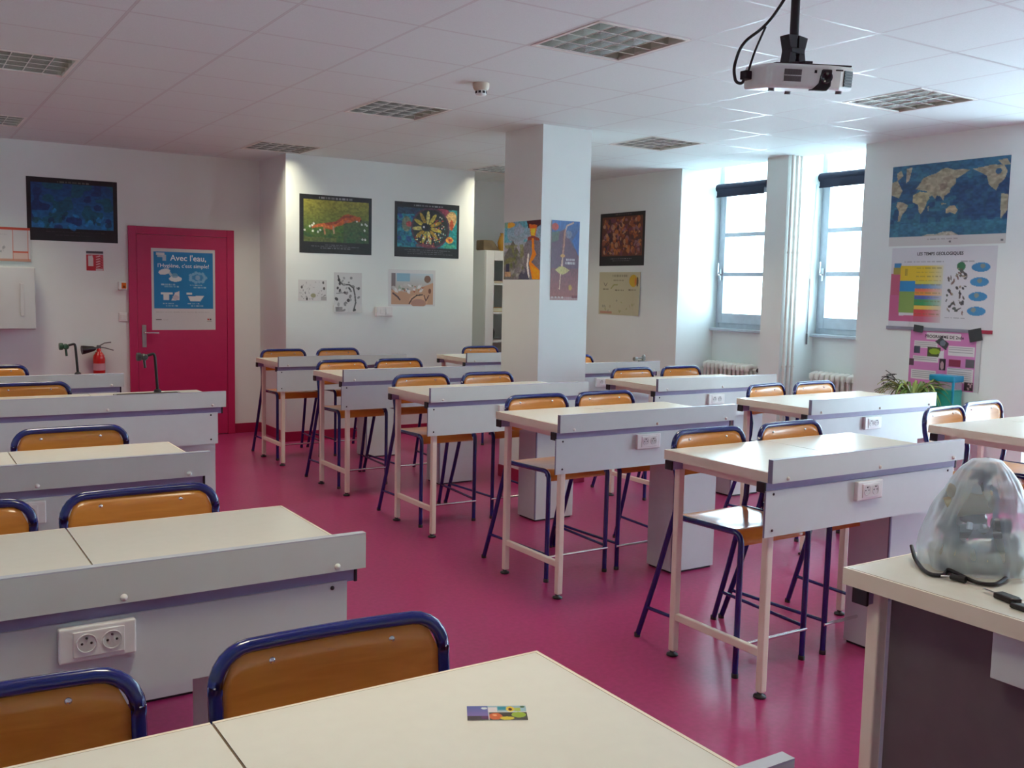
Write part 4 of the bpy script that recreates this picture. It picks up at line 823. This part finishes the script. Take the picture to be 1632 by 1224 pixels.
MB().lathe([(.05, .085), (.055, .095), (.045, .104)], (0, .0, 0), 20).build('swivel_plate', BLACK, pj)
for s_ in (-1, 1):
    MB().prism([(s_ * .045, .1), (s_ * .014, .1), (s_ * .006, .122), (s_ * .012, .148), (s_ * .004, .152), (s_ * .004, .20), (s_ * .05, .196), (s_ * .036, .148)][::s_], 'y', -.02, .02).build('tilt_bracket', BLACK, pj, bevel=.002)
MB().box(-.034, .034, -.023, .023, .138, .156).build('tilt_joint', BLACK, pj, bevel=.003)
MB().cyl((0, 0, .19), (0, 0, ZC - 2.262), .0155, 16).build('pole', BLACK, pj)
MB().lathe([(.06, ZC - 2.262 - .012), (.06, ZC - 2.262)], (0, 0, 0), 20).build('ceiling_plate', BLACK, pj)
def rt(a, z, d=0): return (RT.x * a + FW.x * d, RT.y * a + FW.y * d, z)
MB().tube(fillet([rt(-.005, .44, -.02), rt(-.03, .34, -.02), rt(-.095, .235, 0), rt(-.18, .175, .02), rt(-.20, .09, .03), rt(-.19, .045, .03), rt(-.165, .04, .03), rt(-.16, .075, .03)], .05, 6), .0055, 8).tube(fillet([rt(-.10, .23, 0), rt(-.13, .15, .02), rt(-.15, .075, .03)], .03), .004, 8).build('cable', BLACK, pj)
o = MB().box(-.015, .015, -.015, .015, .055, .085).build('cable_plug', BLACK, pj, bevel=.003); o.location = Vector(rt(-.155, 0, .03))

# ------------------------------------------------------------------ side table with plant and terrarium by the right wall
tb = tag(empty('side_table', (5.72, 4.3, 0)), 'low pale side table by the right wall carrying the plant and tank', 'side table')
MB().box(0, .44, 0, .78, .69, .72).build('tabletop', EDGE, tb, bevel=.004)
for lx in (.02, .385):
    for ly in (.02, .725): MB().box(lx, lx + .035, ly, ly + .035, 0, .69).build('leg', LEGM, tb, bevel=.003)
pt = tag(empty('potted_plant', (5.84, 4.74, .72)), 'green plant with long arching leaves in a pale pot before the pink board', 'potted plant')
MB().lathe([(.07, 0), (.09, .005), (.105, .1), (.112, .102), (.112, .118), (.1, .12), (.095, .1), (0, .1)], (0, 0, 0), 24).build('pot', mat('pot_beige', s255(206, 186, 160), .6), pt)
fo = MB(); r = random.Random(4)
def leaf(m_, base, ang, ln, rise, droop, wd, mi):
    n = 9; L_ = []; R2 = []
    for k in range(n + 1):
        t = k / n; d = ln * t; z = rise * math.sin(min(1, t * 1.1) * math.pi * .5) - droop * t * t * t
        cx, cy = base[0] + d * math.cos(ang), base[1] + d * math.sin(ang); ww = wd * (math.sin(math.pi * (.12 + .88 * t)) + .05) if t < 1 else .001
        L_.append((cx - math.sin(ang) * ww, cy + math.cos(ang) * ww, base[2] + z + .3 * ww)); R2.append((cx + math.sin(ang) * ww, cy - math.cos(ang) * ww, base[2] + z + .3 * ww))
    vs = []
    for k in range(n + 1): vs += [L_[k], ((L_[k][0] + R2[k][0]) / 2, (L_[k][1] + R2[k][1]) / 2, L_[k][2] - .6 * abs(wd)), R2[k]]
    fs = []
    for k in range(n): fs += [(3 * k, 3 * k + 1, 3 * k + 4, 3 * k + 3), (3 * k + 1, 3 * k + 2, 3 * k + 5, 3 * k + 4)]
    m_.add(vs, fs, mi, True)
LG = mat('leaf_green', s255(96, 124, 56), .45, noise=.2, scale=20); LD = mat('leaf_dark', s255(42, 50, 46), .5, noise=.15); LY_ = mat('leaf_lime', s255(150, 166, 84), .45, noise=.15)
for k in range(64):
    a = r.random() * 6.283; leaf(fo, (.04 * math.cos(a), .04 * math.sin(a), .1), a, (.13 + .15 * r.random()), .07 + .10 * r.random(), .05 + .22 * r.random(), .009, 0 if r.random() < .7 else 1)
fo.build('foliage', [LG, LY_], pt)
sp_ = MB()
for k in range(16):
    a = 1.35 + .5 * r.random(); leaf(sp_, (.02 - .02 * r.random(), .16 + .1 * r.random(), .13 + .12 * r.random()), a + r.choice([-.8, .8, .2]), .05 + .03 * r.random(), .02 * r.random(), .04 * r.random(), .009, 0)
sp_.tube([(0, .03, .1), (.0, .12, .17), (0, .24, .2), (0, .29, .19)], .003, 6); sp_.tube([(0, .1, .15), (.01, .2, .24), (.01, .26, .27)], .0025, 6)
sp_.build('dark_shoot', LD, pt)
tk = tag(empty('terrarium', (6.01, 4.52, .72)), 'small clear plastic tank with turquoise lid and green base behind the plant', 'terrarium')
TQ = mat('turquoise_plastic', s255(30, 150, 190), .35); TG = mat('teal_plastic', s255(40, 150, 140), .35)
CLR = bpy.data.materials.new('clear_plastic'); CLR.use_nodes = True
nt = CLR.node_tree; nt.nodes.clear(); o_ = nt.nodes.new('ShaderNodeOutputMaterial'); t_ = nt.nodes.new('ShaderNodeBsdfTransparent'); g_ = nt.nodes.new('ShaderNodeBsdfPrincipled'); mxs = nt.nodes.new('ShaderNodeMixShader'); mxs.inputs[0].default_value = .3
g_.inputs['Base Color'].default_value = (.8, .84, .84, 1); g_.inputs['Roughness'].default_value = .2
nt.links.new(t_.outputs[0], mxs.inputs[1]); nt.links.new(g_.outputs[0], mxs.inputs[2]); nt.links.new(mxs.outputs[0], o_.inputs[0])
MB().box(0, .12, 0, .2, 0, .15).build('base', TG, tk, bevel=.006); MB().box(.004, .116, .004, .196, .15, .21).build('tank_wall', CLR, tk); MB().box(-.006, .126, -.006, .206, .21, .258).build('lid', TQ, tk, bevel=.008); MB().box(.0, .01, -.004, .012, .05, .21).build('clip', TQ, tk)

# ------------------------------------------------------------------ teacher desk with microscope, keys, screwdriver cable
tx, ty = 1.2088, 1.6861
td = tag(empty('teacher_desk', (tx, ty - .72, 0)), 'white teacher desk at the lower right with dark panel under its top', 'desk')
m_ = MB(); e = .007
m_.box(0, 1.4, 0, .72, H - .042, H - .0006, 1); m_.box(e, 1.4 - e, e, .72 - e, H - .002, H - .0003, 2); m_.box(e + .002, 1.4 - e - .002, e + .002, .72 - e - .002, H - .002, H, 0)
m_.build('tabletop', [LAM, EDGE, BRL], td, bevel=.0)
tbx = MB().box(.02, 1.38, .72 - .062, .72 - .022, H - .083, H - .0425).build('support_tube', TUBEG, td, bevel=.003)
for cx in (.012, 1.379): MB().box(cx, cx + .009, .72 - .064, .72 - .02, H - .085, H - .0422).build('end_cap', BLACK, tbx, bevel=.002)
for (lx, ly) in ((.04, .72 - .08), (1.32, .72 - .08), (.04, .03), (1.32, .03)):
    lg = MB().box(lx, lx + .036, ly, ly + .036, .02, H - .0425).build('leg', LEGM, td, bevel=.005); MB().lathe([(.024, 0), (.026, .008), (.012, .012), (.012, .022)], (lx + .018, ly + .018, 0), 14).build('foot', BLACK, lg)
MB().box(.078, .094, .07, .635, .03, H - .043).build('side_panel', mat('dark_board', s255(104, 92, 96), .5), td, bevel=.002)
MB().box(.036, .052, .082, .35, .742, H - .043).build('hanging_panel', PANEL, td, bevel=.002)
MB().box(.09, 1.31, .655, .672, .3, H - .085).build('back_panel', PANEL, td, bevel=.002)

RH = math.atan2(-.53957, .84198)
ms = tag(empty('microscope', (1.50, 1.53, H), RH), 'grey microscope wrapped in a clear plastic bag on the teacher desk', 'microscope')
MG = mat('microscope_grey', s255(168, 168, 160), .4); MT = mat('microscope_beige', s255(170, 164, 140), .4); MK = mat('microscope_dark', s255(58, 54, 52), .35)
MB().prism([(-.085, -.07), (.09, -.07), (.105, -.05), (.105, .06), (.09, .08), (-.07, .08), (-.085, .06)], 'z', 0, .05).build('base', MT, ms, bevel=.014, segs=3)
MB().lathe([(.03, .05), (.034, .06), (.03, .085), (.02, .092)], (.07, -.02, 0), 20).build('lamp_housing', MG, ms)
MB().tube([(-.02, .05, .04), (-.03, .055, .1), (-.05, .03, .15), (-.05, .0, .185), (.0, -.01, .2)], [.028, .026, .028, .03, .026], 14).build('arm', MG, ms)
MB().box(-.075, .045, -.055, .045, .085, .1).build('stage', MK, ms, bevel=.004)
hb = MB().tube([(-.075, .0, .15), (-.03, -.01, .165), (.03, -.015, .17)], [.024, .036, .028], 16).build('head', MT, ms)
MB().tube([(-.01, -.01, .17), (-.005, .0, .205), (.02, .01, .235)], [.026, .024, .02], 14).build('eyepiece_tube', MK, hb); MB().tube([(.02, .01, .232), (.042, .02, .25)], [.021, .021], 14).build('eyepiece', MG, hb)
MB().lathe([(.03, .118), (.032, .128), (.026, .14)], (-.01, -.012, 0), 18).build('turret', METB, ms)
for (x, y) in ((-.025, -.03), (.012, -.02), (-.005, .01)): MB().cyl((x, y, .12), (x * 1.1, y * 1.1, .103), .009, 12).build('objective', CHROME, ms)
MB().cyl((.045, -.0, .108), (.085, -.005, .108), .017, 16).build('focus_knob', MK, ms)
# plastic bag
BAG = bpy.data.materials.new('clear_plastic_film'); BAG.use_nodes = True
nt = BAG.node_tree; nt.nodes.clear(); o_ = nt.nodes.new('ShaderNodeOutputMaterial'); t_ = nt.nodes.new('ShaderNodeBsdfTransparent'); g_ = nt.nodes.new('ShaderNodeBsdfPrincipled'); mxs = nt.nodes.new('ShaderNodeMixShader')
g_.inputs['Base Color'].default_value = (.76, .88, 1.0, 1); g_.inputs['Roughness'].default_value = .22; g_.inputs['Subsurface Weight'].default_value = 0.0  # blue of reflected window daylight is mixed into the film's base colour
tc = nt.nodes.new('ShaderNodeTexCoord'); n_ = nt.nodes.new('ShaderNodeTexNoise'); n_.inputs['Scale'].default_value = 16; n_.inputs['Detail'].default_value = 4
lw_ = nt.nodes.new('ShaderNodeLayerWeight'); lw_.inputs['Blend'].default_value = .35; mr = nt.nodes.new('ShaderNodeMapRange'); mr.inputs['To Min'].default_value = .27; mr.inputs['To Max'].default_value = .85
bp = nt.nodes.new('ShaderNodeBump'); bp.inputs['Strength'].default_value = .35; bp.inputs['Distance'].default_value = .01
L = nt.links.new; L(tc.outputs['Object'], n_.inputs['Vector']); L(lw_.outputs['Facing'], mr.inputs['Value']); L(mr.outputs['Result'], mxs.inputs[0]); L(n_.outputs['Fac'], bp.inputs['Height']); L(bp.outputs['Normal'], g_.inputs['Normal'])
L(t_.outputs[0], mxs.inputs[1]); L(g_.outputs[0], mxs.inputs[2]); L(mxs.outputs[0], o_.inputs[0])
from mathutils import noise as mn
def bagf(u, v):
    a = 2 * math.pi * u
    zz = [0.006, .05, .11, .17, .22, .25, .27, .276]; rr = [.135, .14, .118, .098, .074, .055, .034, .004]; xx = [.018, .012, .012, .018, .018, .018, .02, .022]
    t = v * 7; i = min(6, int(t)); f = t - i
    z = zz[i] * (1 - f) + zz[i + 1] * f; r_ = rr[i] * (1 - f) + rr[i + 1] * f; x0 = xx[i] * (1 - f) + xx[i + 1] * f
    k = 1 + .10 * mn.noise((math.cos(a) * 2.2, math.sin(a) * 2.2, z * 9)) + .07 * mn.noise((math.cos(a) * 6, math.sin(a) * 6, z * 14)) + .035 * math.sin(a * 9 + z * 25) * (1 - v)
    return (x0 + r_ * k * math.cos(a) * 1.02, r_ * k * math.sin(a) * .92, z)
bgm = MB().surf(bagf, 96, 42)
tag(bgm.build('plastic_bag', BAG, loc=(1.50, 1.53, H), rotz=RH), 'crumpled transparent plastic bag pulled over the microscope', 'plastic bag')
cbl = tag(MB().tube(fillet([(1.44, 1.66, H + .03), (1.405, 1.625, H + .01), (1.345, 1.56, H + .006), (1.325, 1.525, H + .006), (1.345, 1.505, H + .006), (1.40, 1.53, H + .006), (1.436, 1.585, H + .012), (1.40, 1.548, H + .012), (1.37, 1.485, H + .012), (1.36, 1.43, H + .006), (1.385, 1.40, H + .006), (1.46, 1.415, H + .008), (1.53, 1.455, H + .02), (1.55, 1.50, H + .04)], .03, 5), .005, 8).build('power_cable', BLACK), 'black cable coiled on the desk in front of the bagged microscope', 'cable')
pl = MB().tube([(1.346, 1.487, H + .009), (1.3515, 1.452, H + .009)], [.0065, .0085], 10).build('plug', BLACK, cbl); MB().tube([(1.331, 1.503, H + .008), (1.346, 1.487, H + .009)], .0022, 6).build('plug_pin', CHROME, cbl)
ky = tag(empty('car_key', (1.318, 1.350, H), math.atan2(-.05, -.012)), 'black car key with metal blade and ring at the right edge of the teacher desk', 'key')
MB().prism([(-.005, -.014), (.045, -.016), (.055, -.008), (.055, .008), (.045, .016), (-.005, .014)], 'z', .0, .014).build('key_head', BLACK, ky, bevel=.004)
MB().box(-.045, -.004, -.0035, .0035, .006, .0085).build('key_blade', CHROME, ky); MB().tube([(.062 + .016 * math.cos(a), .016 * math.sin(a), .006 + .006 * math.sin(a)) for a in [k * math.pi / 10 for k in range(20)]], .0014, 6, closed=True).build('key_ring', CHROME, ky)
MB().prism([(.06, -.035), (.1, -.03), (.105, -.005), (.07, -.005)], 'z', 0, .012).build('key_fob', BLACK, ky, bevel=.004)

# ------------------------------------------------------------------ printed card on the front left desk
c = Cv(.094, .05, (210, 206, 200), .0012); c.grad(0, 0, .35, .72, (84, 96, 160), (130, 110, 170)); c.rect(0, .72, .35, 1, (74, 66, 70)); c.rect(.24, .74, .35, .95, (110, 50, 110), .7); c.ell(.29, .18, .05, .08, (220, 226, 226)); c.rect(.355, 0, 1, .42, (150, 180, 190)); c.rect(.355, .1, .5, .42, (216, 206, 206)); c.rect(.52, .06, .66, .3, (50, 140, 160)); c.ell(.73, .24, .07, .2, (226, 190, 50)); c.ell(.73, .26, .03, .1, (90, 40, 20)); c.rect(.8, .15, .9, .4, (170, 190, 90)); c.ell(.94, .08, .04, .08, (60, 100, 60)); c.rect(.36, .48, 1, 1, (70, 66, 60)); c.ell(.47, .76, .11, .24, (206, 100, 54)); c.ell(.66, .9, .12, .12, (206, 186, 50)); c.ell(.86, .66, .12, .2, (150, 176, 50)); c.ell(.46, .68, .04, .06, (236, 170, 120))
cd2 = sheet('printed_card', (-.001, 1.4485, H + .0004), math.atan2(1.4045 - 1.448, .0795), c, 'small glossy photo card lying on the foreground white desk', 'card', flat=True)
